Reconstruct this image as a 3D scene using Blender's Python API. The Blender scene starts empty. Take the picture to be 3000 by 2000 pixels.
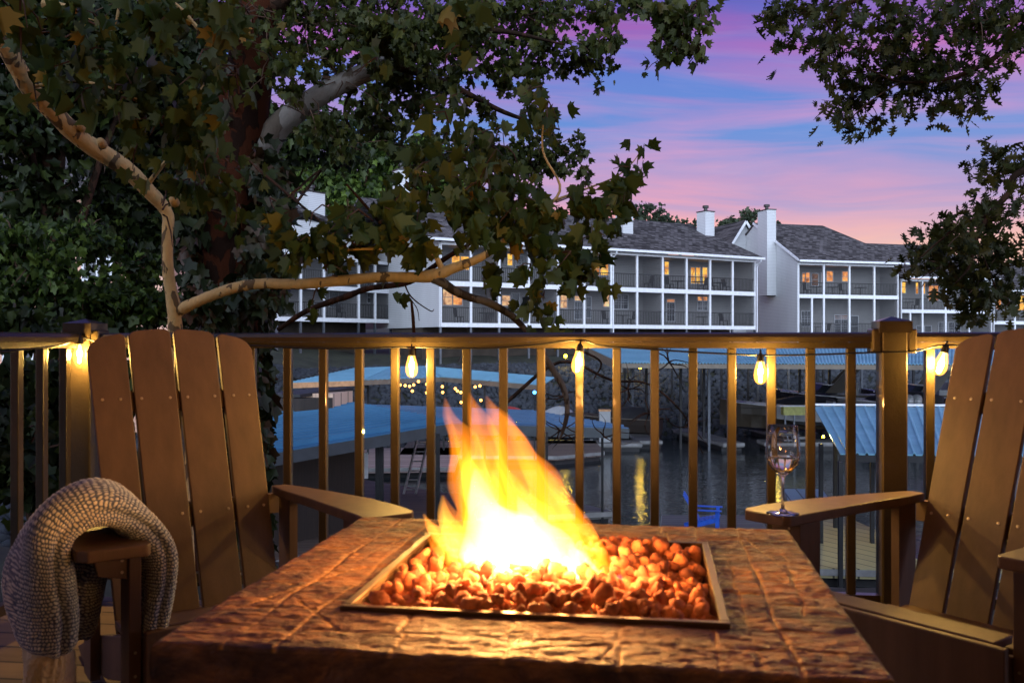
import bpy, math, random
import numpy as np
from mathutils import Vector, Matrix
R = math.radians
scene = bpy.context.scene
# ------------------------------------------------------------------ camera
F, H = 2700.0, 1.05          # focal length in photo pixels (3000 wide), eye height above the terrace deck
cam_d = bpy.data.cameras.new('camera'); cam = bpy.data.objects.new('camera', cam_d)
scene.collection.objects.link(cam); scene.camera = cam
cam.location = (0, 0, H); cam.rotation_euler = (R(90), 0, 0)
cam_d.sensor_width = 36; cam_d.lens = 36 * F / 3000
cam_d.clip_start = 0.05; cam_d.clip_end = 3000
cam_d.dof.use_dof = True; cam_d.dof.focus_distance = 22; cam_d.dof.aperture_fstop = 9
# ------------------------------------------------------------------ view
vs = scene.view_settings
scene.display_settings.display_device = 'sRGB'
vs.view_transform = 'Standard'; vs.look = 'None'; vs.gamma = 1; vs.exposure = 0
scene.render.engine = 'CYCLES'
cy = scene.cycles
cy.use_denoising = True; cy.max_bounces = 8; cy.diffuse_bounces = 3; cy.glossy_bounces = 4
cy.transmission_bounces = 8; cy.transparent_max_bounces = 24; cy.volume_bounces = 0
cy.sample_clamp_indirect = 4; cy.caustics_reflective = False; cy.caustics_refractive = False
# ------------------------------------------------------------------ world: dusk sky
def srgb(r, g, b, k=1.0):
    f = lambda c: (c / 255 / 12.92) if c / 255 <= .04045 else ((c / 255 + .055) / 1.055) ** 2.4
    return (f(r) * k, f(g) * k, f(b) * k, 1)
class NT:
    def __init__(s, tree): s.t = tree; s.n = tree.nodes; s.l = tree.links
    def new(s, typ, **kw):
        nd = s.n.new(typ)
        for k, v in kw.items():
            setattr(nd, k, v)
        return nd
    def set(s, nd, **ins):
        for k, v in ins.items():
            nd.inputs[k.replace('_', ' ')].default_value = v
        return nd
    def link(s, a, b): s.l.new(a, b)
    def math(s, op, a, b=None, c=None):
        nd = s.n.new('ShaderNodeMath'); nd.operation = op
        for i, v in enumerate((a, b, c)):
            if v is None: continue
            if isinstance(v, (int, float)): nd.inputs[i].default_value = v
            else: s.l.new(v, nd.inputs[i])
        return nd.outputs[0]
    def ramp(s, fac, stops, interp='LINEAR'):
        nd = s.n.new('ShaderNodeValToRGB'); cr = nd.color_ramp; cr.interpolation = interp
        while len(cr.elements) < len(stops): cr.elements.new(0.5)
        for e, (p, c) in zip(cr.elements, stops):
            e.position = p; e.color = c if len(c) == 4 else (*c, 1)
        if fac is not None: s.l.new(fac, nd.inputs[0])
        return nd.outputs[0]
    def mix(s, fac, a, b, blend='MIX'):
        nd = s.n.new('ShaderNodeMix'); nd.data_type = 'RGBA'; nd.blend_type = blend
        for i, v in ((0, fac), (6, a), (7, b)):
            if isinstance(v, (int, float)): nd.inputs[i].default_value = v
            elif isinstance(v, tuple): nd.inputs[i].default_value = v if len(v) == 4 else (*v, 1)
            else: s.l.new(v, nd.inputs[i])
        return nd.outputs[2]
    def noise(s, vec, scale, detail=4, rough=.5, dist=0):
        nd = s.n.new('ShaderNodeTexNoise'); nd.inputs['Scale'].default_value = scale
        nd.inputs['Detail'].default_value = detail; nd.inputs['Roughness'].default_value = rough
        nd.inputs['Distortion'].default_value = dist
        if vec is not None: s.l.new(vec, nd.inputs['Vector'])
        return nd.outputs['Fac']
    def comb(s, x, y, z):
        nd = s.n.new('ShaderNodeCombineXYZ')
        for i, v in enumerate((x, y, z)):
            if isinstance(v, (int, float)): nd.inputs[i].default_value = v
            else: s.l.new(v, nd.inputs[i])
        return nd.outputs[0]
    def sep(s, v):
        nd = s.n.new('ShaderNodeSeparateXYZ'); s.l.new(v, nd.inputs[0]); return nd.outputs
world = bpy.data.worlds.new('World'); scene.world = world; world.use_nodes = True
w = NT(world.node_tree); w.n.clear()
tc = w.new('ShaderNodeTexCoord'); X, Y, Z = w.sep(tc.outputs['Generated'])
az = w.math('ARCTAN2', X, Y)                       # 0 straight ahead, + right
zt = w.math('SUBTRACT', Z, w.math('MULTIPLY', az, -0.055))   # cloud bands tilt down to the right
zt = w.math('ADD', zt, w.math('MULTIPLY', w.math('SUBTRACT', w.noise(w.comb(w.math('MULTIPLY', az, 2.2), w.math('MULTIPLY', Z, 9), 3.1), 1.0, 3, .5), .5), .045))
blue = w.ramp(Z, [(0.0, srgb(225, 190, 190)), (.105, srgb(205, 178, 205)), (.15, srgb(152, 158, 212)), (.22, srgb(108, 148, 218)), (.30, srgb(104, 128, 212)), (.36, srgb(88, 90, 186)), (.6, srgb(80, 104, 190)), (1, srgb(84, 118, 200))])
pink = w.ramp(Z, [(0.0, srgb(255, 205, 170)), (.10, srgb(252, 196, 178)), (.14, srgb(252, 172, 184)), (.22, srgb(212, 156, 206)), (.29, srgb(186, 112, 188)), (.36, srgb(112, 88, 184)), (.6, srgb(110, 100, 180)), (1, srgb(110, 110, 190))])
base = w.ramp(zt, [(0, (1,) * 4), (.13, (1,) * 4), (.15, (.35,) * 4), (.175, (.3,) * 4), (.20, (.12,) * 4), (.225, (.35,) * 4), (.245, (.65,) * 4), (.265, (.15,) * 4), (.285, (.55,) * 4), (.315, (1,) * 4), (.345, (.75,) * 4), (.37, (.25,) * 4), (.45, (.6,) * 4), (.6, (.2,) * 4)])
st = w.noise(w.comb(w.math('MULTIPLY', az, 2.4), w.math('MULTIPLY', zt, 24), 1.7), 1.0, 6, .52, .5)
m = w.math('ADD', w.math('MULTIPLY', base, .9), w.math('MULTIPLY', w.math('SUBTRACT', st, .5), 3.0))
m.node.use_clamp = True
fine = w.noise(w.comb(w.math('MULTIPLY', az, 7), w.math('MULTIPLY', zt, 90), 5.7), 1.0, 4, .6, .2)
col = w.mix(m, blue, pink)
col = w.mix(w.math('MULTIPLY', w.math('SUBTRACT', fine, .5), .35), col, srgb(235, 200, 225))
# the sky behind and overhead is still brighter than the part in front; it lights the fronts of the houses
back = w.math('MAXIMUM', w.math('MULTIPLY', Y, -1), 0)
fb = w.math('MULTIPLY', back, 2.2); fb.node.use_clamp = True
col = w.mix(fb, col, srgb(172, 184, 204))
zen = w.ramp(Z, [(0, (1,) * 4), (.38, (1,) * 4), (.75, (.40,) * 4), (1, (.32,) * 4)])
gain = w.math('MULTIPLY', w.math('ADD', 1.0, w.math('MULTIPLY', back, 8)), zen)
below = w.math('GREATER_THAN', Z, -0.02)
bg = w.new('ShaderNodeBackground'); out = w.new('ShaderNodeOutputWorld')
vm = w.new('ShaderNodeVectorMath', operation='SCALE'); w.link(col, vm.inputs[0]); w.link(w.math('MULTIPLY', gain, w.math('ADD', .15, w.math('MULTIPLY', below, .85))), vm.inputs['Scale'])
w.link(vm.outputs[0], bg.inputs[0]); bg.inputs[1].default_value = 1.0
w.link(bg.outputs[0], out.inputs[0])
# the last afterglow as one very weak and wide sun
sd = bpy.data.lights.new('sun', 'SUN'); sd.energy = 0.10; sd.angle = R(30); sd.color = (1, .8, .78)
so = bpy.data.objects.new('sun', sd); scene.collection.objects.link(so); so.rotation_euler = (R(60), 0, R(-60))

# ------------------------------------------------------------------ helpers
C = scene.collection
rnd = random.Random(7); rng = np.random.default_rng(7)
def at(px, py, y):
    return Vector(((px - 1500) / F * y, y, H - (py - 1000) / F * y))
def atz(px, y, z): return Vector(((px - 1500) / F * y, y, z))
def ath(px, py, h):
    """point seen at px, py that lies h metres under the eye"""
    y = h * F / (py - 1000); return Vector(((px - 1500) / F * y, y, H - h))
class MB:
    def __init__(s): s.v = []; s.f = []
    def add(s, vs, fs):
        o = len(s.v); s.v += [tuple(v) for v in vs]; s.f += [tuple(i + o for i in f) for f in fs]
    def hexa(s, p):
        s.add(p, [(0, 3, 2, 1), (4, 5, 6, 7), (0, 1, 5, 4), (1, 2, 6, 5), (2, 3, 7, 6), (3, 0, 4, 7)])
    def box(s, x0, x1, y0, y1, z0, z1, T=None):
        p = [(x0, y0, z0), (x1, y0, z0), (x1, y1, z0), (x0, y1, z0), (x0, y0, z1), (x1, y0, z1), (x1, y1, z1), (x0, y1, z1)]
        if T: p = [T(*q) for q in p]
        s.hexa(p)
    def prism(s, pts, z0, z1, T=None):
        n = len(pts); p = [(x, y, z0) for x, y in pts] + [(x, y, z1) for x, y in pts]
        if T: p = [T(*q) for q in p]
        s.add(p, [tuple(range(n))[::-1], tuple(range(n, 2 * n))] + [(i, (i + 1) % n, (i + 1) % n + n, i + n) for i in range(n)])
    def bar(s, a, b, wx, wy, up=(0, 0, 1)):
        a = Vector(a); b = Vector(b); d = (b - a).normalized(); u = Vector(up)
        if abs(d.dot(u)) > .98: u = Vector((0, 1, 0))
        sx = d.cross(u).normalized() * wx / 2; sy = sx.cross(d).normalized() * wy / 2
        s.hexa([a - sx - sy, a + sx - sy, a + sx + sy, a - sx + sy, b - sx - sy, b + sx - sy, b + sx + sy, b - sx + sy])
    def tube(s, pts, rad, n=8, cap=True):
        pts = [Vector(p) for p in pts]; m = len(pts)
        if isinstance(rad, (int, float)): rad = [rad] * m
        u = None; o = len(s.v)
        for i, p in enumerate(pts):
            d = (pts[min(i + 1, m - 1)] - pts[max(i - 1, 0)]).normalized()
            if u is None: u = d.orthogonal().normalized()
            u = (u - d * u.dot(d)).normalized(); v = d.cross(u)
            for k in range(n):
                a = 2 * math.pi * k / n; s.v.append(tuple(p + (u * math.cos(a) + v * math.sin(a)) * rad[i]))
        for i in range(m - 1):
            for k in range(n):
                a = o + i * n + k; b = o + i * n + (k + 1) % n; s.f.append((a, b, b + n, a + n))
        if cap:
            s.f.append(tuple(o + k for k in range(n))[::-1]); s.f.append(tuple(o + (m - 1) * n + k for k in range(n)))
    def lathe(s, prof, c, n=24, T=None):
        o = len(s.v); c = Vector(c)
        for r, z in prof:
            for k in range(n):
                a = 2 * math.pi * k / n; p = c + Vector((r * math.cos(a), r * math.sin(a), z)); s.v.append(tuple(T(*p) if T else p))
        for i in range(len(prof) - 1):
            for k in range(n):
                a = o + i * n + k; b = o + i * n + (k + 1) % n; s.f.append((a, b, b + n, a + n))
    def build(s, name, mat, parent=None, smooth=False, bevel=0, **tags):
        me = bpy.data.meshes.new(name); me.from_pydata(s.v, [], s.f); me.update()
        if len(s.f) < 30000:
            import bmesh
            bm = bmesh.new(); bm.from_mesh(me); bmesh.ops.recalc_face_normals(bm, faces=bm.faces); bm.to_mesh(me); bm.free()
        return link(name, me, mat, parent, smooth, bevel, **tags)
def link(name, me, mat, parent=None, smooth=False, bevel=0, **tags):
    o = bpy.data.objects.new(name, me); C.objects.link(o)
    for mm in (mat if isinstance(mat, (list, tuple)) else [mat]): me.materials.append(mm)
    if smooth: me.shade_smooth()
    if parent: o.parent = parent; 
    if parent and any(parent.location): o.matrix_parent_inverse = Matrix.Translation(-Vector(parent.location))
    if bevel:
        b = o.modifiers.new('bevel', 'BEVEL'); b.width = bevel; b.segments = 2; b.limit_method = 'ANGLE'
    for k, v in tags.items():
        if v: o[k] = v
    return o
def thing(name, label, category, group=None, loc=(0, 0, 0)):
    o = bpy.data.objects.new(name, None); C.objects.link(o); o.location = loc; o.empty_display_size = .1
    o['label'] = label; o['category'] = category
    if group: o['group'] = group
    return o
def curve_pts(pts, n=6):
    """Catmull-Rom through points"""
    P = [Vector(p) for p in pts]; P = [P[0] * 2 - P[1]] + P + [P[-1] * 2 - P[-2]]; outp = []
    for i in range(1, len(P) - 2):
        for k in range(n):
            t = k / n; a, b, c, d = P[i - 1:i + 3]
            outp.append(.5 * ((2 * b) + (c - a) * t + (2 * a - 5 * b + 4 * c - d) * t * t + (3 * b - a - 3 * c + d) * t ** 3))
    outp.append(P[-2]); return outp
def lerps(vals, m):
    return [float(x) for x in np.interp(np.linspace(0, len(vals) - 1, m), range(len(vals)), vals)]
# ------------------------------------------------------------------ materials
def mat(name):
    m_ = bpy.data.materials.new(name); m_.use_nodes = True; t = NT(m_.node_tree)
    b = t.n['Principled BSDF']; return m_, t, b
def pbr(name, c, rough=.6, metal=0, var=.25, vs_=6, bump=0, bs=60, coat=0, stretch=None, c2=None, spec=.5):
    m_, t, b = mat(name); tcn = t.new('ShaderNodeTexCoord'); vec = tcn.outputs['Object']
    if stretch:
        mp = t.new('ShaderNodeMapping'); mp.inputs['Scale'].default_value = stretch; t.link(vec, mp.inputs[0]); vec = mp.outputs[0]
    n1 = t.noise(vec, vs_, 5, .6)
    c = (*c[:3], 1); lo = tuple(x * (1 - var) for x in c[:3]); hi = c2[:3] if c2 else tuple(min(1, x * (1 + var)) for x in c[:3])
    t.link(t.ramp(n1, [(.3, lo), (.7, hi)]), b.inputs['Base Color'])
    b.inputs['Roughness'].default_value = rough; b.inputs['Metallic'].default_value = metal
    b.inputs['Coat Weight'].default_value = coat; b.inputs['Specular IOR Level'].default_value = spec
    if bump:
        bp = t.new('ShaderNodeBump'); bp.inputs['Strength'].default_value = bump; bp.inputs['Distance'].default_value = .01
        t.link(t.noise(vec, bs, 4, .6), bp.inputs['Height']); t.link(bp.outputs[0], b.inputs['Normal'])
    return m_
def emis(name, c, k):
    m_, t, b = mat(name); t.n.remove(b); e = t.new('ShaderNodeEmission'); e.inputs[0].default_value = (*c[:3], 1); e.inputs[1].default_value = k
    t.link(e.outputs[0], t.n['Material Output'].inputs[0]); return m_
def siding_mat(name, c, step=.13, streak=0):
    m_, t, b = mat(name); tcn = t.new('ShaderNodeTexCoord'); x, y, z = t.sep(tcn.outputs['Object'])
    fr = t.math('FRACT', t.math('DIVIDE', z, step))
    n1 = t.noise(t.comb(x, y, t.math('MULTIPLY', z, .25)), .5, 5, .65)
    colr = t.ramp(n1, [(.3, tuple(q * .86 for q in c)), (.7, c)])
    joint = t.ramp(fr, [(0, (.45,) * 3), (.10, (.72,) * 3), (.2, (1,) * 3), (1, (1,) * 3)])
    colr = t.mix(1.0, colr, joint, 'MULTIPLY')
    if streak:
        pm = t.ramp(t.noise(t.comb(x, y, t.math('MULTIPLY', z, 3)), .7, 3, .5), [(.60, (0,) * 3), (.66, (1,) * 3)])
        colr = t.mix(t.math('MULTIPLY', pm, streak), colr, (.12, .16, .06))
    t.link(colr, b.inputs['Base Color']); b.inputs['Roughness'].default_value = .55
    bp = t.new('ShaderNodeBump'); bp.inputs['Strength'].default_value = .6; bp.inputs['Distance'].default_value = .02
    t.link(t.math('SUBTRACT', 1, fr), bp.inputs['Height']); t.link(bp.outputs[0], b.inputs['Normal'])
    return m_
def shingle_mat(name, c):
    m_, t, b = mat(name); tcn = t.new('ShaderNodeTexCoord'); x, y, z = t.sep(tcn.outputs['Object'])
    v = t.comb(t.math('ADD', x, t.math('MULTIPLY', y, .45)), t.math('MULTIPLY', z, 1.0), 0)
    br = t.new('ShaderNodeTexBrick'); t.link(v, br.inputs['Vector']); t.set(br, Scale=1.0)
    br.inputs['Brick Width'].default_value = .42; br.inputs['Row Height'].default_value = .12; br.inputs['Mortar Size'].default_value = .012
    br.inputs['Color1'].default_value = (*[q * .45 for q in c], 1); br.inputs['Color2'].default_value = (*[q * 1.7 for q in c], 1); br.inputs['Mortar'].default_value = (*[q * .4 for q in c], 1)
    br.inputs['Bias'].default_value = 0
    n1 = t.noise(t.comb(x, y, t.math('MULTIPLY', z, .3)), .6, 4, .6)
    t.link(t.mix(1.0, t.ramp(n1, [(.3, (.7,) * 3), (.7, (1.1,) * 3)]), br.outputs[0], 'MULTIPLY'), b.inputs['Base Color']); df = t.new('ShaderNodeBsdfDiffuse'); t.link(b.inputs['Base Color'].links[0].from_socket, df.inputs[0]); t.link(df.outputs[0], t.n['Material Output'].inputs[0])
    return m_
M = {}
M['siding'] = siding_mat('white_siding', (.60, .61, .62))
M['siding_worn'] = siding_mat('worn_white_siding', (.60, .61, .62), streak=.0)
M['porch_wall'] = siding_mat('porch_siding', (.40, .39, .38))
M['peach'] = siding_mat('peach_siding', (.75, .42, .28), .16)
M['trim'] = pbr('white_trim', (.72, .73, .76), .45, var=.1)
M['shingle'] = shingle_mat('grey_shingles', (.10, .09, .094))
M['dark_metal'] = pbr('dark_metal', (.03, .028, .028), .4, .3)
M['dark_furn'] = pbr('dark_furniture', (.03, .025, .022), .6)
M['fan'] = M['dark_furn']
M['gate'] = M['dark_metal']
M['conc'] = pbr('tan_foundation', (.055, .042, .032), .9, var=.35, vs_=1.2, bump=.3, bs=20)
M['dock_edge'] = pbr('weathered_dock_edge', (.20, .20, .20), .6, var=.35, vs_=2)
M['ground'] = pbr('earth_and_grass', (.022, .024, .013), .95, var=.6, vs_=.8, bump=.5, bs=8)
M['rock'] = pbr('riprap_stone', (.034, .039, .047), .85, var=.55, vs_=1.4, bump=.6, bs=9)
M['post_grey'] = pbr('steel_post', (.11, .12, .14), .4, .5)
M['post_dark'] = pbr('dark_post', (.018, .018, .02), .5, .3)
M['fascia'] = pbr('tan_fascia', (.15, .125, .095), .6, var=.2, vs_=3)
M['fascia_grey'] = pbr('grey_fascia', (.04, .05, .058), .6, var=.2, vs_=3)
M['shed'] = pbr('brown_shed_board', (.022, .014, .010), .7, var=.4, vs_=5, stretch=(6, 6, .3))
M['hull_white'] = pbr('white_gelcoat', (.34, .35, .36), .18, var=.08, coat=.5)
M['hull_tan'] = pbr('tan_gelcoat', (.06, .046, .03), .3, var=.1, coat=.4)
M['hull_dark'] = pbr('dark_gelcoat', (.02, .02, .025), .2, var=.1, coat=.5)
M['canvas'] = pbr('black_canvas', (.018, .018, .02), .8, var=.4, vs_=4, bump=.3, bs=12)
M['canvas_green'] = pbr('yellow_canvas', (.35, .24, .03), .7, var=.3)
M['red'] = pbr('red_gelcoat', (.35, .04, .03), .3, var=.1)
M['blue_plastic'] = pbr('blue_plastic', (.02, .10, .55), .45, var=.15)
M['alu'] = pbr('aluminium', (.5, .5, .5), .35, .8)
M['glass_dark'] = pbr('dark_window', (.03, .035, .045), .12, var=.2)
M['glass_mid'] = pbr('curtained_window', (.16, .18, .20), .25, var=.35, vs_=1.5)
def metal_roof(name, c, rough=.5, metal=.0):
    m_, t, b = mat(name); tcn = t.new('ShaderNodeTexCoord'); vec = tcn.outputs['Object']
    n1 = t.noise(vec, .35, 5, .65); n2 = t.noise(vec, 4, 4, .6)
    a = t.ramp(n1, [(.3, tuple(q * .7 for q in c)), (.65, c)])
    t.link(t.mix(t.math('MULTIPLY', n2, .35), a, tuple(q * .55 for q in c)), b.inputs['Base Color'])
    b.inputs['Specular IOR Level'].default_value = .22; t.link(t.ramp(n1, [(.3, (rough + .15,) * 3), (.7, (rough - .08,) * 3)]), b.inputs['Roughness']); b.inputs['Metallic'].default_value = metal
    return m_
M['roof_blue'] = metal_roof('galvanised_sky_blue_roof', (.045, .165, .30))  # blue of the reflected sky is put into these grey roofs' colours
M['roof_pale'] = metal_roof('galvanised_pale_sky_roof', (.19, .41, .55))
M['roof_mauve'] = metal_roof('galvanised_shiny_roof', (.07, .14, .25), .3, .2)
def board_mat(name, c, wdt, ang, var=.35, rough=.6):
    """planks of width wdt whose seams run at angle ang from +x"""
    m_, t, b = mat(name); tcn = t.new('ShaderNodeTexCoord'); x, y, z = t.sep(tcn.outputs['Object'])
    ca, sa = math.cos(ang), math.sin(ang)
    u = t.math('ADD', t.math('MULTIPLY', x, ca), t.math('MULTIPLY', y, sa)); v = t.math('SUBTRACT', t.math('MULTIPLY', y, ca), t.math('MULTIPLY', x, sa))
    q = t.math('DIVIDE', v, wdt); fr = t.math('FRACT', q); cell = t.math('FLOOR', q)
    wn = t.new('ShaderNodeTexWhiteNoise', noise_dimensions='1D'); t.link(cell, wn.inputs['W'])
    g = t.noise(t.comb(t.math('MULTIPLY', u, 1.5), t.math('MULTIPLY', v, 22), cell), 1.0, 4, .6)
    colr = t.ramp(t.math('ADD', t.math('MULTIPLY', wn.outputs[0], .5), t.math('MULTIPLY', g, .5)), [(.2, tuple(k * (1 - var) for k in c)), (.8, tuple(k * (1 + var) for k in c))])
    colr = t.mix(1, colr, t.ramp(fr, [(0, (.12,) * 3), (.035, (.12,) * 3), (.06, (1,) * 3), (.94, (1,) * 3), (.97, (.12,) * 3)]), 'MULTIPLY')
    t.link(colr, b.inputs['Base Color']); b.inputs['Roughness'].default_value = rough
    return m_
M['dock'] = board_mat('grey_dock_boards', (.09, .088, .085), .30, 0)
M['dock_warm'] = board_mat('brown_dock_boards', (.10, .07, .058), .30, R(6))
M['dock_pink'] = board_mat('pale_dock_boards', (.30, .22, .21), .6, R(4), .15)
M['dock_blue'] = board_mat('pale_blue_dock_boards', (.18, .25, .31), .45, R(80), .15)
M['dock_tan'] = board_mat('tan_dock_boards', (.28, .25, .13), .42, R(122), .15)
M['deck'] = board_mat('terrace_deck_boards', (.17, .12, .075), .14, R(-7))

# warm window: sunset reflection and curtain tones put in as uneven pane emission
def glow_mat(name, c1, c2, k, seed):
    m_, t, b = mat(name); t.n.remove(b); tcn = t.new('ShaderNodeTexCoord'); x, y, z = t.sep(tcn.outputs['Object'])
    n1 = t.noise(t.comb(x, y, t.math('ADD', t.math('MULTIPLY', z, .8), seed)), 2.2, 3, .6, .6)
    e = t.new('ShaderNodeEmission'); t.link(t.ramp(n1, [(.34, c1), (.52, c2), (.7, tuple(min(1, q * 1.7) for q in c2))]), e.inputs[0]); e.inputs[1].default_value = k
    t.link(e.outputs[0], t.n['Material Output'].inputs[0]); return m_
M['glow_yellow'] = glow_mat('yellow_glow_pane', (.45, .14, .015), (1, .48, .07), 1.7, 1)
M['glow_orange'] = glow_mat('orange_glow_pane', (.22, .07, .02), (.95, .34, .09), 1.5, 5)
M['glow_peach'] = glow_mat('peach_glow_pane', (.25, .13, .07), (.95, .52, .26), 1.3, 9)
M['glow_dim'] = glow_mat('dim_glow_pane', (.03, .025, .03), (.25, .12, .07), .7, 13)
def screen_mat():
    m_, t, b = mat('insect_screen'); b.inputs['Base Color'].default_value = (.05, .05, .055, 1); b.inputs['Roughness'].default_value = .8
    tr = t.new('ShaderNodeBsdfTransparent'); mx = t.new('ShaderNodeMixShader'); mx.inputs[0].default_value = .22
    t.link(tr.outputs[0], mx.inputs[1]); t.link(b.outputs[0], mx.inputs[2]); t.link(mx.outputs[0], t.n['Material Output'].inputs[0]); return m_
M['screen'] = screen_mat()
def leaf_mat(name, stops, trans=.35, rough=.45):
    m_, t, b = mat(name); g = t.new('ShaderNodeNewGeometry')
    colr = t.ramp(g.outputs['Random Per Island'], stops)
    t.link(colr, b.inputs['Base Color']); b.inputs['Roughness'].default_value = rough; b.inputs['Specular IOR Level'].default_value = .3
    tl = t.new('ShaderNodeBsdfTranslucent'); t.link(colr, tl.inputs[0]); mx = t.new('ShaderNodeMixShader'); mx.inputs[0].default_value = trans
    t.link(b.outputs[0], mx.inputs[1]); t.link(tl.outputs[0], mx.inputs[2]); t.link(mx.outputs[0], t.n['Material Output'].inputs[0]); return m_
M['leaf_near'] = leaf_mat('sycamore_leaves', [(0, (.038, .066, .012)), (.5, (.075, .110, .020)), (.85, (.125, .150, .028)), (.975, (.18, .17, .026)), (.99, (.38, .24, .035)), (1, (.42, .26, .04))])
M['leaf_mid'] = leaf_mat('high_sycamore_leaves', [(0, (.028, .040, .009)), (.6, (.064, .080, .016)), (.97, (.12, .125, .024)), (.992, (.07, .07, .02)), (1, (.25, .17, .035))])
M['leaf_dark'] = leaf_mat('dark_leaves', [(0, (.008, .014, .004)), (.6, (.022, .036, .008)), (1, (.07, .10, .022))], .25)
M['leaf_green'] = leaf_mat('green_leaves', [(0, (.014, .028, .006)), (.6, (.045, .078, .014)), (1, (.14, .21, .035))], .3)
M['leaf_oak'] = leaf_mat('oak_leaves', [(0, (.024, .034, .008)), (.6, (.052, .060, .013)), (1, (.11, .095, .02))])
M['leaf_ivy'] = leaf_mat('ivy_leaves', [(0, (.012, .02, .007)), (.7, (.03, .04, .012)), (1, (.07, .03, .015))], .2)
M['leaf_far'] = leaf_mat('far_leaves', [(0, (.03, .045, .025)), (1, (.07, .09, .045))], .3)
def bark_mat(name, pale, dark, th, sc=9):
    m_, t, b = mat(name); tcn = t.new('ShaderNodeTexCoord'); v = tcn.outputs['Object']
    mp = t.new('ShaderNodeMapping'); mp.inputs['Scale'].default_value = (1, 1, .5); t.link(v, mp.inputs[0]); v = mp.outputs[0]
    p = t.ramp(t.noise(v, sc, 3, .5, .4), [(th, (0,) * 3), (th + .02, (1,) * 3)]); n2 = t.noise(v, 40, 4, .6)
    c = t.mix(p, pale, dark); t.link(t.mix(t.math('MULTIPLY', n2, .4), c, tuple(q * .45 for q in dark)), b.inputs['Base Color']); b.inputs['Roughness'].default_value = .9; b.inputs['Specular IOR Level'].default_value = .08
    bp = t.new('ShaderNodeBump'); bp.inputs['Strength'].default_value = .7; bp.inputs['Distance'].default_value = .012
    t.link(t.math('ADD', n2, t.math('MULTIPLY', p, .6)), bp.inputs['Height']); t.link(bp.outputs[0], b.inputs['Normal']); return m_
M['bark_syc'] = bark_mat('gold_lit_peeling_bark', (.82, .56, .24), (.20, .14, .08), .57, 14)  # gold of the warm light on the limb is put into the pale bark
M['bark_white'] = bark_mat('white_sycamore_bark', (.36, .34, .31), (.17, .14, .11), .55, 4)
M['bark_dark'] = bark_mat('brown_bark', (.07, .035, .022), (.03, .018, .012), .5, 7)
M['bark_twig'] = pbr('twig_bark', (.09, .045, .025), .8)
M['bark_red'] = bark_mat('old_sycamore_bark', (.060, .017, .007), (.018, .008, .005), .5, 6)
# ================================================================== SETTING: water, ground, rip-rap
ZD, ZW = -3.95, -4.38      # dock deck and water level
def water_mat():
    m_, t, b = mat('lake_water'); tcn = t.new('ShaderNodeTexCoord'); x, y, z = t.sep(tcn.outputs['Object'])
    b.inputs['Base Color'].default_value = (.006, .010, .013, 1); b.inputs['Roughness'].default_value = .035; b.inputs['IOR'].default_value = 1.333
    h1 = t.noise(t.comb(t.math('MULTIPLY', x, 1.0), t.math('MULTIPLY', y, 1.6), 0), 3.2, 3, .55, .4)
    h2 = t.noise(t.comb(x, t.math('MULTIPLY', y, 1.3), 4), .5, 3, .5)
    bp = t.new('ShaderNodeBump'); bp.inputs['Strength'].default_value = 1; bp.inputs['Distance'].default_value = .014
    t.link(t.math('ADD', h1, t.math('MULTIPLY', h2, 1.6)), bp.inputs['Height']); t.link(bp.outputs[0], b.inputs['Normal']); return m_
mb = MB(); mb.add([(-400, -20, ZW), (400, -20, ZW), (400, 60, ZW), (-400, 60, ZW)], [(0, 1, 2, 3)])
mb.build('lake_water', water_mat(), kind='structure')
LAG = np.array([(-10, 18), (14, 14.5), (60, 12), (70, 66), (34, 60), (20, 55), (8, 51.5), (-2, 48), (-8.5, 41), (-11, 33), (-11.5, 25)], float)
def sdist(x, y):
    """distance to the lagoon outline, negative inside"""
    x = np.asarray(x, float); y = np.asarray(y, float); d = np.full(x.shape, 1e9); ins = np.zeros(x.shape, bool); n = len(LAG)
    for i in range(n):
        a = LAG[i]; b = LAG[(i + 1) % n]; e = b - a; t = np.clip(((x - a[0]) * e[0] + (y - a[1]) * e[1]) / (e @ e), 0, 1)
        d = np.minimum(d, np.hypot(x - a[0] - t * e[0], y - a[1] - t * e[1]))
        c = (a[1] > y) != (b[1] > y); xx = (b[0] - a[0]) * (y - a[1]) / (b[1] - a[1] + 1e-12) + a[0]; ins ^= c & (x < xx)
    return np.where(ins, -d, d)
def ground_z(x, y):
    d = sdist(x, y); top = np.interp(y, [0, 16, 24, 34, 50, 60, 66], [-1.6, -1.6, -1.2, -.6, -.9, -.7, -.2]) + np.clip((-x - 12) / 14, 0, 1) * np.clip((y - 10) / 30, 0, 1) * 3.2
    z = ZW - .25 + d * .55; z = np.where(d < 0, ZW - 1.2 + np.clip(d, -1, 0), z)
    return np.where(z > top, top + np.minimum((z - top) * .04, 1.5), z)
gx = np.concatenate([np.linspace(-400, -62, 9), np.arange(-60, 61, 1.0), np.linspace(64, 400, 9)]); gy = np.concatenate([np.arange(-16, 100, 1.0), np.linspace(104, 1500, 12)])
XX, YY = np.meshgrid(gx, gy); ZZ = ground_z(XX, YY) + rng.normal(0, .04, XX.shape)
nx = len(gx); vs_l = list(zip(XX.ravel().tolist(), YY.ravel().tolist(), ZZ.ravel().tolist()))
fs_l = [(j * nx + i, j * nx + i + 1, (j + 1) * nx + i + 1, (j + 1) * nx + i) for j in range(len(gy) - 1) for i in range(nx - 1)]
mb = MB(); mb.v = vs_l; mb.f = fs_l; mb.build('ground', M['ground'], smooth=True, kind='structure')
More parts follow.
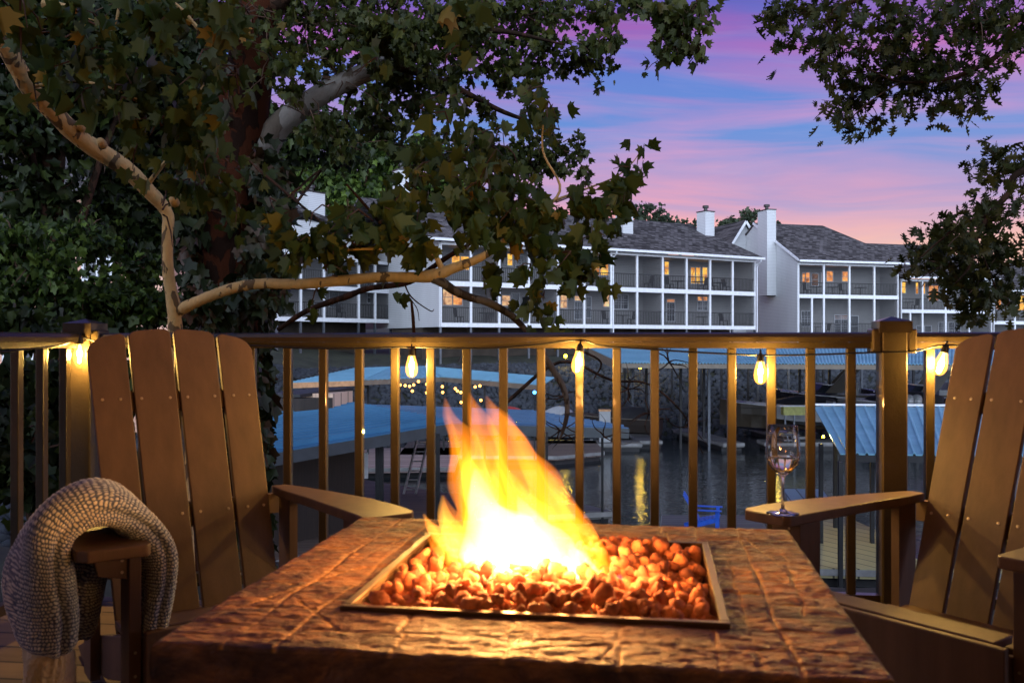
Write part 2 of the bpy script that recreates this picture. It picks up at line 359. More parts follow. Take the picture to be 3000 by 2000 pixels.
# fast scatter of templates as one mesh
def rand_rot(n, tilt=None, rs=rng):
    """n random rotation matrices; tilt limits how far the template's -y axis strays from straight down"""
    if tilt is None:
        q = rs.normal(size=(n, 4)); q /= np.linalg.norm(q, axis=1)[:, None]; a, b, c, d = q.T
        return np.stack([1 - 2 * (c * c + d * d), 2 * (b * c - a * d), 2 * (b * d + a * c), 2 * (b * c + a * d), 1 - 2 * (b * b + d * d), 2 * (c * d - a * b), 2 * (b * d - a * c), 2 * (c * d + a * b), 1 - 2 * (b * b + c * c)], 1).reshape(n, 3, 3)
    # local -y (leaf tip) -> direction t ; local z (leaf face) -> normal
    th = rs.uniform(0, 2 * np.pi, n); ph = np.abs(rs.normal(0, tilt, n))
    t = np.stack([np.sin(ph) * np.cos(th), np.sin(ph) * np.sin(th), -np.cos(ph)], 1)
    r = rs.normal(size=(n, 3)); z = r - t * (r * t).sum(1)[:, None]; z /= np.linalg.norm(z, axis=1)[:, None]
    y = -t; x = np.cross(y, z)
    return np.stack([x, y, z], 2)
def scatter(name, verts, faces, pos, rot, scale, mat_, parent=None, smooth=False, **tags):
    verts = np.asarray(verts, float); n = len(pos); k = len(verts)
    scale = np.asarray(scale); scale = scale[:, None] if scale.ndim == 1 else scale
    V = np.einsum('nij,nkj->nki', rot, verts[None] * scale[:, None, :]) + np.asarray(pos)[:, None, :]
    me = bpy.data.meshes.new(name); me.vertices.add(n * k); me.vertices.foreach_set('co', V.astype(np.float32).ravel())
    lt = np.array([len(f) for f in faces]); li = np.concatenate([np.array(f) for f in faces])
    L = (li[None] + (np.arange(n) * k)[:, None]).ravel(); tot = np.tile(lt, n); st_ = np.concatenate([[0], np.cumsum(tot)[:-1]])
    me.loops.add(len(L)); me.loops.foreach_set('vertex_index', L.astype(np.int32))
    me.polygons.add(len(tot)); me.polygons.foreach_set('loop_start', st_.astype(np.int32)); me.polygons.foreach_set('loop_total', tot.astype(np.int32))
    me.update(calc_edges=True); me.validate()
    return link(name, me, mat_, parent, smooth, **tags)
def ico(sub, jit, seed):
    import bmesh
    bm = bmesh.new(); bmesh.ops.create_icosphere(bm, subdivisions=sub, radius=1); r_ = random.Random(seed)
    for v in bm.verts: v.co *= 1 + r_.uniform(-jit, jit)
    vv = [tuple(v.co) for v in bm.verts]; ff = [tuple(v.index for v in f.verts) for f in bm.faces]; bm.free(); return vv, ff
vv, ff = ico(1, .28, 3)
N = 90000; px_ = rng.uniform(-24, 44, N); py_ = rng.uniform(18, 68, N); d_ = sdist(px_, py_)
gz = ground_z(px_, py_); k_ = (d_ > -.6) & (d_ < 11) & (np.abs(px_ / py_) < .62) & (gz < .3); px_, py_, gz = px_[k_][:16000], py_[k_][:16000], gz[k_][:16000]
sz = rng.uniform(.10, .30, len(px_))[:, None] * rng.uniform(.6, 1.2, (len(px_), 3))
scatter('riprap_rocks', vv, ff, np.stack([px_, py_, gz + .05], 1), rand_rot(len(px_)), sz, M['rock'], kind='stuff', label='grey riprap boulders piled along the far bank')

# ================================================================== BUILDINGS
class Facade:
    """u runs along the front, w into the house, both horizontal"""
    def __init__(s, px, y, ang, root):
        s.P = Vector(((px - 1500) / F * y, y, 0)); s.u = Vector((math.cos(ang), math.sin(ang), 0)); s.w = Vector((-math.sin(ang), math.cos(ang), 0)); s.root = root
    def T(s, u, w_, z): return s.P + s.u * u + s.w * w_ + Vector((0, 0, z))
    def U(s, px, w_=0):
        k = (px - 1500) / F; q = s.P + s.w * w_
        return (k * q.y - q.x) / (s.u.x - k * s.u.y)
    def Zat(s, px, py, w_=0): return H - (py - 1000) / F * s.T(s.U(px, w_), w_, 0).y
    def box(s, mb, u0, u1, w0, w1, z0, z1): mb.box(u0, u1, w0, w1, z0, z1, s.T)
def window(fc, x0, x1, y0, y1, kind, wall_w, grid=None):
    u0, u1 = fc.U(x0, wall_w), fc.U(x1, wall_w); xm = (x0 + x1) / 2; z1, z0 = fc.Zat(xm, y0, wall_w), fc.Zat(xm, y1, wall_w)
    fr = MB(); t = .07; w0, w1 = wall_w - .06, wall_w + .02
    fc.box(fr, u0 - t, u1 + t, w0, w1, z1, z1 + t); fc.box(fr, u0 - t, u1 + t, w0 - .01, w1, z0 - t, z0)
    fc.box(fr, u0 - t, u0, w0 + .002, w1, z0, z1); fc.box(fr, u1, u1 + t, w0 + .002, w1, z0, z1)
    fc.box(fr, u0, u1, w0 + .012, w1 - .03, (z0 + z1) / 2 - .02, (z0 + z1) / 2 + .02)
    if (u1 - u0) > .95:
        fc.box(fr, (u0 + u1) / 2 - .03, (u0 + u1) / 2 + .03, w0 + .008, w1 - .034, z0, z1)
    if grid:
        for i in range(1, grid):
            a = u0 + (u1 - u0) * i / grid; fc.box(fr, a - .012, a + .012, w0 + .02, w1 - .036, z0, z1)
            a = z0 + (z1 - z0) * i / grid; fc.box(fr, u0, u1, w0 + .022, w1 - .038, a - .012, a + .012)
    f = fr.build('window', M['trim'], fc.root)
    p = MB(); fc.box(p, u0, u1, wall_w - .02, wall_w - .005, z0, z1); p.build('pane', M[kind], f)
def railing(fc, u0, u1, z0, w_=.12):
    mb = MB(); fc.box(mb, u0, u1, w_ - .03, w_ + .03, z0 + 1.0, z0 + 1.06); fc.box(mb, u0, u1, w_ - .02, w_ + .02, z0 + .10, z0 + .14)
    n = max(2, int((u1 - u0) / .15))
    for i in range(1, n):
        a = u0 + (u1 - u0) * i / n; fc.box(mb, a - .014, a + .014, w_ - .012, w_ + .012, z0 + .14, z0 + 1.0)
    mb.build('balcony_railing', M['dark_metal'], fc.root)
def porch_block(fc, cols, zs, cols_low=None, depth=2.4, z_ground=-.9, body=9.0, eave_w=.45):
    """cols: pixel x of the columns; zs: bottom beam top, mid beam top, eave z"""
    zb, zm, ze = zs; us = [fc.U(c) for c in cols]; u0, u1 = us[0], us[-1]
    mb = MB()
    fc.box(mb, u0, u1, -.04, .22, zb - .28, zb); fc.box(mb, u0, u1, -.042, .22, zm - .32, zm); fc.box(mb, u0, u1, -.04, .22, ze - .24, ze - .02)
    mb.build('beam', M['trim'], fc.root)
    for z0, z1, cc in ((zb, zm - .32, cols_low or cols), (zm, ze - .24, cols)):
        for c in cc:
            u = fc.U(c); mb = MB(); fc.box(mb, max(u0, u - .08), min(u1, u + .08) if c != cols[-1] else u, -.02, .16, z0, z1); mb.build('column', M['trim'], fc.root)
    # floors and ceilings, back wall, cheeks
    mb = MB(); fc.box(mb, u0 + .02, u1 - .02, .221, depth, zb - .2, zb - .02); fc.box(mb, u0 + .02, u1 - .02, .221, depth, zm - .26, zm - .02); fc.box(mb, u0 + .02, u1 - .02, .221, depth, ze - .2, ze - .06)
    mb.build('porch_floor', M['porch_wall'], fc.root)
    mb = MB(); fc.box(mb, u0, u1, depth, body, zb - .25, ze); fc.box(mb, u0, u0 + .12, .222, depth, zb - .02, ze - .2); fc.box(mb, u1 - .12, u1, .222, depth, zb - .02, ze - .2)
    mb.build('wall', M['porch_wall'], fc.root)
    for z0, z1, cc in ((zb, zm - .32, cols_low or cols), (zm, ze - .24, cols)):
        for a, b in zip(cc[:-1], cc[1:]):
            ua, ub = fc.U(a) + .08, fc.U(b) - .08; railing(fc, ua, ub, z0)
            p = MB(); fc.box(p, ua, ub, .05, .056, z0, z1); p.build('insect_screen', M['screen'], fc.root)
    # open underside: posts and foundation wall
    for c in cols:
        u = fc.U(c); mb = MB(); fc.box(mb, u - .07, u + .07, 0, .14, z_ground - .6, zb - .28); mb.build('post', M['post_grey'], fc.root)
    mb = MB(); fc.box(mb, u0, u1, depth + .6, body - .5, z_ground - .8, zb - .26); mb.build('foundation', M['conc'], fc.root)
    return us
def partition(fc, px, z0, z1, depth=2.4):
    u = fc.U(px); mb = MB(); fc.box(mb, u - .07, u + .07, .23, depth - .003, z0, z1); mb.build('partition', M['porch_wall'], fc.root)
def gable_roof(fc, u0, u1, ze, zr, wr=7.0, wo=.5, us_r=None, hip=0, back=None):
    """front eave at w=-wo, ridge at w=wr"""
    r0, r1 = us_r or (u0, u1); wb = back or 2 * wr
    a, b, c, d = (u0, -wo, ze), (u1, -wo, ze), (r1, wr, zr), (r0, wr, zr)
    e, f = (u1, wb, ze), (u0, wb, ze); t = .16
    mb = MB(); top = [fc.T(*p) for p in (a, b, c, d, e, f)]; bot = [p - Vector((0, 0, t)) for p in top]
    mb.add(top + bot, [(0, 1, 2, 3), (3, 2, 4, 5), (6, 9, 8, 7), (9, 11, 10, 8), (0, 6, 7, 1), (1, 7, 8, 2), (2, 8, 10, 4), (0, 3, 9, 6), (3, 5, 11, 9), (4, 10, 11, 5)])
    rf = mb.build('roof', M['shingle'], fc.root)
    g = MB(); fc.box(g, u0, u1, -wo - .12, -wo - .003, ze - .16, ze + .02); g.build('gutter', M['trim'], rf)
    return rf
def gable_wall(fc, u, w0, wr, w1, z0, ze, zr, th=.12, m='siding'):
    mb = MB(); p = [(u, w0, z0), (u, w1, z0), (u, w1, ze), (u, wr, zr), (u, w0, ze)]; q = [(u + th, b, c) for a, b, c in p]
    mb.add([fc.T(*k) for k in p + q], [(0, 1, 2, 3, 4), (9, 8, 7, 6, 5)] + [(i, i + 5, (i + 1) % 5 + 5, (i + 1) % 5) for i in range(5)])
    mb.build('gable_wall', M[m], fc.root)
def rake(fc, u, w0, z0, w1, z1):
    mb = MB(); mb.bar(fc.T(u, w0, z0), fc.T(u, w1, z1), .05, .22); mb.build('rake_board', M['trim'], fc.root)
def chimney(fc, px, w_, wid, dep, z0, z1):
    u = fc.U(px, w_); mb = MB(); fc.box(mb, u - wid / 2, u + wid / 2, w_, w_ + dep, z0, z1); ch = mb.build('chimney', M['siding'], fc.root)
    mb = MB(); fc.box(mb, u - wid / 2 - .05, u + wid / 2 + .05, w_ - .05, w_ + dep + .05, z1, z1 + .08); mb.build('cap', M['dark_metal'], ch)
    mb = MB(); c = fc.T(u, w_ + dep / 2, z1 + .08); mb.lathe([(.16, 0), (.16, .28), (.27, .3), (.27, .46), (.24, .5), (0, .52)], c, 12); mb.build('flue', M['dark_metal'], ch)
def porch_furniture(fc, px, w_, z, kind, label):
    u = fc.U(px, w_); q = fc.T(u, w_, z)
    if kind == 'table':
        t = thing('patio_table', label, 'table', 'porch furniture', q); mb = MB(); mb.lathe([(0, .70), (.55, .70), (.57, .72), (.55, .74), (0, .74)], q, 20); mb.build('tabletop', M['dark_furn'], t)
        mb = MB(); mb.lathe([(.25, 0), (.24, .03), (.04, .06), (.04, .70)], q, 10); mb.build('pedestal', M['dark_furn'], t)
    else:
        t = thing('patio_chair', label, 'chair', 'porch furniture', q); mb = MB(); mb.box(-.25, .25, -.25, .25, .42, .46, lambda a, b, c: fc.T(u + a, w_ + b, z + c)); mb.build('seat', M['dark_furn'], t)
        mb = MB(); s_ = rnd.choice((-1, 1))
        T_ = lambda a, b, c: fc.T(u + a + s_ * (c - .46) * .15, w_ + b, z + c)
        for k in range(5): mb.box(s_ * .25 - .02, s_ * .25 + .02, -.24 + k * .105, -.18 + k * .105, .46, 1.0, T_)
        mb.box(s_ * .25 - .025, s_ * .25 + .025, -.25, .25, 1.0, 1.05, T_); mb.build('backrest', M['dark_furn'], t)
        for a in (-.22, .22):
            for b in (-.22, .22):
                mb = MB(); mb.box(a - .02, a + .02, b - .02, b + .02, 0, .42, lambda p, q_, r: fc.T(u + p, w_ + q_, z + r)); mb.build('leg', M['dark_furn'], t)
# ---- middle condominium block
tm = thing('condominium', 'long middle white condominium block with two rows of screened porches and a grey roof', 'building', 'condominium blocks')
fm = Facade(1637, 66, R(29.7), tm); ZB, ZM, ZE = 2.30, 5.09, 7.75
mc = [1291, 1380, 1463, 1550, 1635, 1712, 1791, 1867, 1942, 2012, 2081, 2147, 2213]
porch_block(fm, mc, (ZB, ZM, ZE), z_ground=-.9)
for px in (1463, 1635, 1942): partition(fm, px, ZB, ZM - .3); partition(fm, px, ZM, ZE - .25)
uL, uR = fm.U(1291), fm.U(2213)
gable_roof(fm, uL - 3.2, uR + .5, ZE + .12, 11.35, wr=7, us_r=(uL - 3.2, uR - .9))
gable_wall(fm, uL - .14, -.04, 7, 14, ZB - .28, ZE, 11.1)
chimney(fm, 1840, 3.2, 1.0, 1.0, 8.6, 11.75); chimney(fm, 2080, 4.2, 1.0, 1.1, 8.6, 12.1); chimney(fm, 1185, 6.0, 1.0, 1.0, 9, 13.4)
mw = [(1733, 1755, 770, 806, 'glow_yellow'), (1758, 1781, 771, 806, 'glow_yellow'), (1660, 1668, 768, 795, 'glow_yellow'), (1946, 1958, 767, 804, 'glow_yellow'), (2023, 2035, 784, 830, 'glow_yellow'), (2038, 2050, 784, 830, 'glow_yellow'), (2057, 2071, 784, 830, 'glow_yellow'),
      (1323, 1346, 750, 790, 'glow_yellow'), (1349, 1375, 752, 790, 'glow_yellow'), (1486, 1500, 744, 777, 'glow_yellow'), (1512, 1533, 750, 800, 'glass_dark'),
      (1297, 1324, 848, 893, 'glow_peach'), (1327, 1353, 850, 893, 'glow_orange'), (1442, 1462, 866, 895, 'glow_peach'), (1470, 1493, 866, 895, 'glow_peach'), (1500, 1520, 860, 900, 'glass_dark'),
      (1641, 1660, 860, 902, 'glow_peach'), (1683, 1706, 868, 880, 'glow_peach'), (1683, 1706, 884, 934, 'glass_mid'), (1718, 1730, 870, 930, 'glass_mid'), (1767, 1788, 862, 898, 'glow_peach'),
      (1799, 1838, 864, 904, 'glass_dark'), (1953, 1975, 877, 884, 'glow_orange'), (1953, 1975, 887, 940, 'glass_dark'), (2043, 2071, 870, 880, 'glow_orange'), (2043, 2071, 883, 908, 'glass_mid'), (2163, 2182, 900, 935, 'glass_dark'), (2150, 2185, 792, 812, 'glass_mid')]
for x0, x1, y0, y1, k in mw: window(fm, x0, x1, y0, y1, k, 2.4, 3 if k in ('glass_dark', 'glass_mid') and x1 - x0 > 20 else None)
def downpipe(fc, px, z0, z1):
    mb = MB(); u = fc.U(px); mb.tube(curve_pts([fc.T(u, -.5, z1), fc.T(u, -.5, z1 - .15), fc.T(u, -.08, z1 - .5), fc.T(u, -.08, z1 - 1), fc.T(u, -.08, z0)], 3), .05, 6); mb.build('downpipe', M['trim'], fc.root)
downpipe(fm, 2216, -1, 7.7); downpipe(fm, 1795, -1, 7.7)
# braces below the porches
for a_, b_, z_ in ((2030, 2060, .6), (1700, 1660, -.8), (1400, 1350, -.8)): mb = MB(); mb.bar(fm.T(fm.U(a_), .7, 2.0), fm.T(fm.U(b_), .7, z_), .12, .12); mb.build('brace', M['shed'], tm)
# ---- left condominium block
tl = thing('condominium', 'left white condominium block with a wide chimney, half hidden behind the ivy clad trunk', 'building', 'condominium blocks')
fl = Facade(812, 61, R(51.6), tl)
lc = [812, 882, 950, 1052, 1100, 1146]
porch_block(fl, lc, (2.7, 4.95, 7.0), z_ground=.6, depth=2.2, body=8)
partition(fl, 1052, 2.7, 4.7, 2.2)
for x0, x1, y0, y1, k in ((965, 990, 855, 900, 'glass_mid'), (993, 1018, 850, 905, 'glass_mid'), (1076, 1084, 857, 886, 'glass_dark'), (1118, 1128, 853, 890, 'glass_dark'), (1085, 1092, 755, 775, 'glass_dark'), (1125, 1135, 745, 770, 'glass_dark')): window(fl, x0, x1, y0, y1, k, 2.2)
ul0, ul1 = fl.U(812), fl.U(1146)
mb = MB(); fl.box(mb, ul0, fl.U(1060), .8, 8, 6.95, 9.4); fl.box(mb, ul0 - .1, ul0 - .001, 2.4, 8, 2.4, 9.4); mb.build('upper_wall', M['siding'], tl)
u9 = fl.U(905, .7)
mb = MB(); zt_ = 11.6
pts = [fl.T(ul0 - .6, .3, 10.6), fl.T(ul1 + .6, .3, 8.6), fl.T(ul1 + .6, 8.5, 8.6), fl.T(ul0 - .6, 8.5, 10.6), fl.T(ul0 - .6, 4.0, 12.8), fl.T(ul1 - 3, 4.0, 10.6)]
mb.add(pts + [p - Vector((0, 0, .2)) for p in pts], [(0, 1, 5, 4), (4, 5, 2, 3), (1, 2, 5), (0, 4, 3), (6, 7, 1, 0), (7, 8, 2, 1), (8, 9, 3, 2), (9, 6, 0, 3), (9, 8, 7, 6)])
mb.build('roof', M['shingle'], tl)
chimney(fl, 928, 1.4, 1.5, 1.2, 8.4, 11.6)
# ---- right condominium block with its two lower wings
tr = thing('condominium', 'right white condominium block stepping down, with a plain siding gable end and tall chimney', 'building', 'condominium blocks')
fr_ = Facade(2337, 80, R(16), tr)
porch_block(fr_, [2339, 2414, 2489, 2562, 2632], (1.6, 5.15, 7.95), cols_low=[2339, 2379, 2414, 2489, 2562, 2632], z_ground=-.5)
ur0, ur1 = fr_.U(2339), fr_.U(2632)
gable_roof(fr_, ur0 - .25, ur1 + 1.2, 8.08, 12.2, wr=7, us_r=(ur0 - .25, ur1 - 3.0))
gable_wall(fr_, ur0 - .13, -.04, 7, 14, -1.2, 7.95, 12.0, m='siding_worn'); rake(fr_, ur0 - .3, -.5, 8.05, 7, 12.15)
mb = MB(); fr_.box(mb, ur0 - 1.05, ur0 - .135, 3.3, 4.9, 5.2, 12.9); ch = mb.build('chimney', M['siding'], tr)
mb = MB(); fr_.box(mb, ur0 - 1.1, ur0 - .1, 3.25, 4.95, 12.9, 12.98); mb.build('cap', M['dark_metal'], ch)
mb = MB(); mb.lathe([(.16, 0), (.16, .28), (.28, .3), (.28, .46), (.24, .5), (0, .52)], fr_.T(ur0 - .6, 4.1, 12.98), 12); mb.build('flue', M['dark_metal'], ch)
# small gabled wing behind
q0 = fr_.U(2138, 8.5); q1 = fr_.U(2222, 8.5); qm = (q0 + q1) / 2
mb = MB(); g = [(q0, 8.5, -1), (q1, 8.5, -1), (q1, 8.5, 10.0), (qm, 8.5, 12.35), (q0, 8.5, 10.0)]; g2 = [(a, 15, c) for a, b, c in g]
mb.add([fr_.T(*p) for p in g + g2], [(4, 3, 2, 1, 0), (0, 1, 6, 5), (1, 2, 7, 6), (0, 5, 9, 4), (5, 6, 7, 8, 9)]); mb.build('gabled_wing', M['siding'], tr)
mb = MB()
for a, b in (((q0 - .3, 9.75), (qm, 12.5)), ((q1 + .3, 9.75), (qm, 12.5))):
    p = [fr_.T(a[0], 8.2, a[1]), fr_.T(b[0], 8.2, b[1]), fr_.T(b[0], 15, b[1]), fr_.T(a[0], 15, a[1])]
    mb.hexa([p[0], p[1], p[2], p[3]] + [k + Vector((0, 0, .14)) for k in p])
rf = mb.build('roof', M['shingle'], tr)
mb = MB()
for a, b in (((q0 - .3, 9.72), (qm, 12.47)), ((q1 + .3, 9.72), (qm, 12.47))): mb.bar(fr_.T(a[0], 8.12, a[1]), fr_.T(b[0], 8.12, b[1]), .06, .22)
mb.build('rake_board', M['trim'], rf)
for x0, x1, y0, y1, k in ((2350, 2358, 800, 828, 'glow_orange'), (2360, 2371, 799, 828, 'glow_orange'), (2378, 2396, 802, 836, 'glow_dim'), (2421, 2439, 795, 824, 'glow_orange'), (2467, 2484, 796, 824, 'glow_orange'), (2407, 2410, 800, 826, 'glow_orange'),
      (2348, 2374, 912, 955, 'glass_dark'), (2445, 2482, 924, 934, 'glow_dim'), (2445, 2482, 936, 975, 'glass_dark'), (2492, 2513, 926, 985, 'glass_dark')): window(fr_, x0, x1, y0, y1, k, 2.4, 3 if y0 > 905 and x1 - x0 > 22 else None)
f4 = Facade(2637, 86.3, R(16), tr)
porch_block(f4, [2640, 2703, 2771, 2840, 2906], (.3, 4.05, 6.95), cols_low=[2640, 2667, 2703, 2771, 2840, 2906], z_ground=-.5)
gable_roof(f4, f4.U(2640) - .06, f4.U(2906) + .5, 7.1, 11.0, wr=7, us_r=(f4.U(2640) - 6, f4.U(2906)))
for x0, x1, y0, y1, k in ((2640, 2652, 824, 858, 'glow_yellow'), (2682, 2689, 824, 860, 'glow_yellow'), (2697, 2709, 826, 860, 'glow_yellow'), (2720, 2748, 837, 880, 'glow_orange'), (2752, 2768, 838, 880, 'glass_dark'),
      (2685, 2705, 955, 990, 'glass_dark'), (2709, 2727, 955, 990, 'glass_dark'), (2749, 2775, 945, 990, 'glass_dark'), (2779, 2813, 945, 990, 'glass_dark')): window(f4, x0, x1, y0, y1, k, 2.4, 3 if x1 - x0 > 18 else None)
f5 = Facade(2908, 90.5, R(14), tr)
porch_block(f5, [2911, 2974, 3040, 3110, 3180], (-1.0, 3.05, 5.9), z_ground=-1.5)
u50, u51 = f5.U(2911), f5.U(3180)
gable_roof(f5, u50 - .06, u51 + .5, 6.05, 9.4, wr=6.5, us_r=(u50 + 2.4, u51))
chimney(f5, 2838, 4, 1.0, 1, 6, 9.6)
for x0, x1, y0, y1, k in ((2918, 2932, 868, 905, 'glow_orange'), (2980, 3002, 868, 908, 'glow_yellow')): window(f5, x0, x1, y0, y1, k, 2.4)
# porch furniture that shows as dark shapes behind the railings
for i, (fc, px, w_, z, k, lb) in enumerate([(fm, 1745, .9, ZM, 'table', 'dark round table on the upper porch before the pair of bright windows'), (fm, 1900, 1.0, ZM, 'chair', 'dark chair alone on the unlit upper porch of the middle block'), (fm, 1962, 1.0, ZM, 'chair', 'dark chair on the upper porch right beside the narrow bright window'),
      (fm, 1985, 1.2, ZM, 'table', 'dark round table on the upper porch left of the brightest door'), (fm, 2045, .9, ZM, 'table', 'dark round table silhouetted before the bright porch door'), (fm, 2062, .8, ZM, 'chair', 'dark chair silhouetted before the bright porch door'),
      (fm, 2110, 1, ZM, 'table', 'dark round table on the upper porch second from the right end of the middle block'), (fm, 2092, 1, ZM, 'chair', 'dark chair left of the table near the right end of the upper middle porch'), (fm, 2128, 1, ZM, 'chair', 'dark chair right of the table near the right end of the upper middle porch'),
      (fm, 1778, .8, ZB, 'chair', 'dark chair on the lower porch below the peach bright window'), (fm, 1825, .8, ZB, 'table', 'dark round table on the lower porch before the gridded dark window'), (fm, 1850, .9, ZB, 'chair', 'dark chair on the lower porch right of the gridded dark window'),
      (fm, 2060, .9, ZB, 'table', 'dark round table on the lower porch under the half bright window'), (fm, 2120, .9, ZB, 'chair', 'dark chair on the lower porch near the right end of the middle block'),
      (fm, 1345, .9, ZB, 'chair', 'dark chair on the lower porch at the left end of the middle block'), (fm, 1425, .9, ZB, 'table', 'dark round table on the lower porch below the hanging sycamore leaves'),
      (fr_, 2365, .9, 5.15, 'chair', 'dark chair on the upper porch at the left end of the right block'), (fr_, 2392, .9, 5.15, 'table', 'dark round table on the upper porch at the left end of the right block'), (fr_, 2440, .9, 5.15, 'table', 'dark round table on the second upper porch of the right block'),
      (fr_, 2470, .9, 5.15, 'chair', 'dark chair on the second upper porch of the right block'), (fr_, 2520, .9, 5.15, 'table', 'dark round table on the third upper porch of the right block'), (fr_, 2390, .9, 1.6, 'table', 'dark round table on the lower porch of the right block'), (fr_, 2420, .9, 1.6, 'chair', 'dark chair on the lower porch of the right block'),
      (f4, 2660, .9, 4.05, 'table', 'dark round table on the porch where the right block steps down'), (f4, 2680, .9, 4.05, 'chair', 'dark chair on the porch where the right block steps down'), (fl, 1000, .8, 2.7, 'chair', 'dark chair on the lower porch of the left block'), (fl, 985, .8, 2.7, 'table', 'dark round table on the lower porch of the left block')]):
    porch_furniture(fc, px, w_, z, k, lb)
# ---- neighbouring peach house behind the trees on the left
th = thing('house', 'peach sided house glimpsed through the dark trees on the left', 'house')
fh = Facade(-200, 34, R(8), th)
mb = MB(); fh.box(mb, -6, 8.4, 0, 8, -2.5, 6.6); mb.build('wall', M['peach'], th)
mb = MB(); P_ = [(-6.6, -.6, 6.5), (9, -.6, 6.5), (9, 8.6, 6.5), (-6.6, 8.6, 6.5), (-6.6, 4, 9.2), (9, 4, 9.2)]
mb.add([fh.T(*p) for p in P_], [(0, 1, 5, 4), (4, 5, 2, 3), (0, 4, 3), (1, 2, 5), (3, 2, 1, 0)]); mb.build('roof', M['shingle'], th)
for u in (-1, 3.0, 5.8):
    for z in (0, 3.4):
        mb = MB()
        for a in ((u - .55, u - .47), (u + .47, u + .55), (u - .03, u + .03)): fh.box(mb, a[0], a[1], -.06, -.002, z, z + 1.5)
        for b in ((z - .08, z), (z + 1.5, z + 1.58), (z + .72, z + .78)): fh.box(mb, u - .55, u + .55, -.064, -.004, *b)
        f = mb.build('window', M['trim'], th); p = MB(); fh.box(p, u - .47, u + .47, -.03, -.006, z, z + 1.5); p.build('pane', M['glass_dark'], f)
# ================================================================== MARINA
def ribbed(name, e0, e1, r1, r0, mat_, parent, ribs=40, amp=.025, th=.03, shape='wave'):
    """sheet metal roof, ribs run from edge e0-e1 to edge r0-r1"""
    e0, e1, r1, r0 = map(Vector, (e0, e1, r1, r0)); nrm = (e1 - e0).cross(r0 - e0).normalized()
    if nrm.z < 0: nrm = -nrm
    prof = ([(0, 0), (.25, .7), (.5, 1), (.75, .7)] if shape == 'wave' else [(0, 0), (.62, 0), (.72, 1), (.86, 1)]); us = []
    for k in range(ribs):
        for a, h in prof: us.append(((k + a) / ribs, h * amp))
    us.append((1, 0)); v = []; n = len(us)
    for k, o in ((0, 0), (1, 0), (0, -th), (1, -th)):
        for u, h in us:
            p = (e0.lerp(e1, u) if k == 0 else r0.lerp(r1, u)) + nrm * (h + o); v.append(tuple(p))
    f = []
    for i in range(n - 1):
        f += [(i, i + 1, n + i + 1, n + i), (2 * n + i + 1, 2 * n + i, 3 * n + i, 3 * n + i + 1), (i, 2 * n + i, 2 * n + i + 1, i + 1), (n + i + 1, 3 * n + i + 1, 3 * n + i, n + i)]
    f += [(0, n, 3 * n, 2 * n), (n - 1, 3 * n - 1, 4 * n - 1, 2 * n - 1)]
    mb = MB(); mb.v = v; mb.f = f; return mb.build(name, mat_, parent)
def fascia(pts, h, t, mat_, parent, name='fascia'):
    for a, b in zip(pts[:-1], pts[1:]):
        a, b = Vector(a), Vector(b); mb = MB(); d = Vector((0, 0, -h / 2 - .03)); mb.bar(a + d, b + d, t, h); mb.build(name, mat_, parent)
def post(x, y, z0, z1, mat_, parent, r=.05):
    mb = MB(); mb.box(x - r, x + r, y - r, y + r, z0, z1); return mb.build('post', mat_, parent)
def slab(pts, z0, z1, mat_, parent, name='deck', edge=None, **tags):
    mb = MB(); mb.prism(pts, z0, z1); o = mb.build(name, mat_, parent, **tags)
    if edge:
        e = MB(); n = len(pts)
        for i in range(n):
            a = Vector((*pts[i], z1 - .09)); b = Vector((*pts[(i + 1) % n], z1 - .09)); e.bar(a, b, .05, .14)
        e.build('rub_rail', edge, o)
    return o
def float_dock(name, pts, m, label, edge='dock_edge', z=ZD, group='floating docks'):
    t = thing(name, label, 'dock', group); slab(pts, z - .22, z, M[m], t, 'deck', M[edge] if edge else None)
    c = sum((Vector(p) for p in map(lambda q: (q[0], q[1], 0), pts)), Vector()) / len(pts)
    slab([tuple(Vector(p).lerp(c.to_2d(), .05)) for p in pts], z - .62, z - .225, M['post_dark'], t, 'float'); return t
V2 = lambda v: (v.x, v.y)
# ---- A : nearest roofed slip on the left
ta = thing('boathouse', 'nearest covered slip on the left under a blue ribbed roof with a shed below', 'boathouse', 'covered boat slips')
NL, NR, FR, FL = ath(560, 1364, 2.55), ath(1318, 1238, 2.2), ath(1041, 1187, 2.2), ath(640, 1222, 2.55)
ribbed('roof', NR, FR, FL, NL, M['roof_blue'], ta, 16, .13, shape='seam')
E2, E3 = ath(1842, 1252, 2.45), ath(1560, 1205, 2.45)
ribbed('roof', E2, E3, FR, NR + Vector((0, .02, -.01)), M['roof_mauve'], ta, 16, .06, shape='seam')
fascia([NL, NR, E2], .28, .06, M['fascia_grey'], ta)
for px, py in ((1106, 1290), (1118, 1290), (1283, 1275), (1600, 1270)):
    q = ath(px, 1000 + (py - 1000), 2.5); post(q.x, q.y, ZD - .5, H - 2.45, M['post_dark'], ta)
mb = MB(); s0, s1 = ath(640, 1352, 2.75), ath(1064, 1284, 2.62); d = (s1 - s0); d.z = 0; nn = Vector((-d.y, d.x, 0)).normalized() * 3
if nn.y < 0: nn = -nn
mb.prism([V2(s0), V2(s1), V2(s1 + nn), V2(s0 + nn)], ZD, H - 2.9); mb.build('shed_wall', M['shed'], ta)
mb = MB(); mb.bar((s1.x + .05, s1.y, ZD + 1.3), (s1.x + .05, s1.y, ZD + 2.0), .16, .05); mb.build('notice_board', M['trim'], ta)
float_dock('dock', [(-6.8, 19.5), (-1.4, 26.0), (-1.0, 29.3), (-6.4, 34.4), (-9.5, 26)], 'dock_warm', 'brown boarded dock under the nearest left roof, leading to the water')
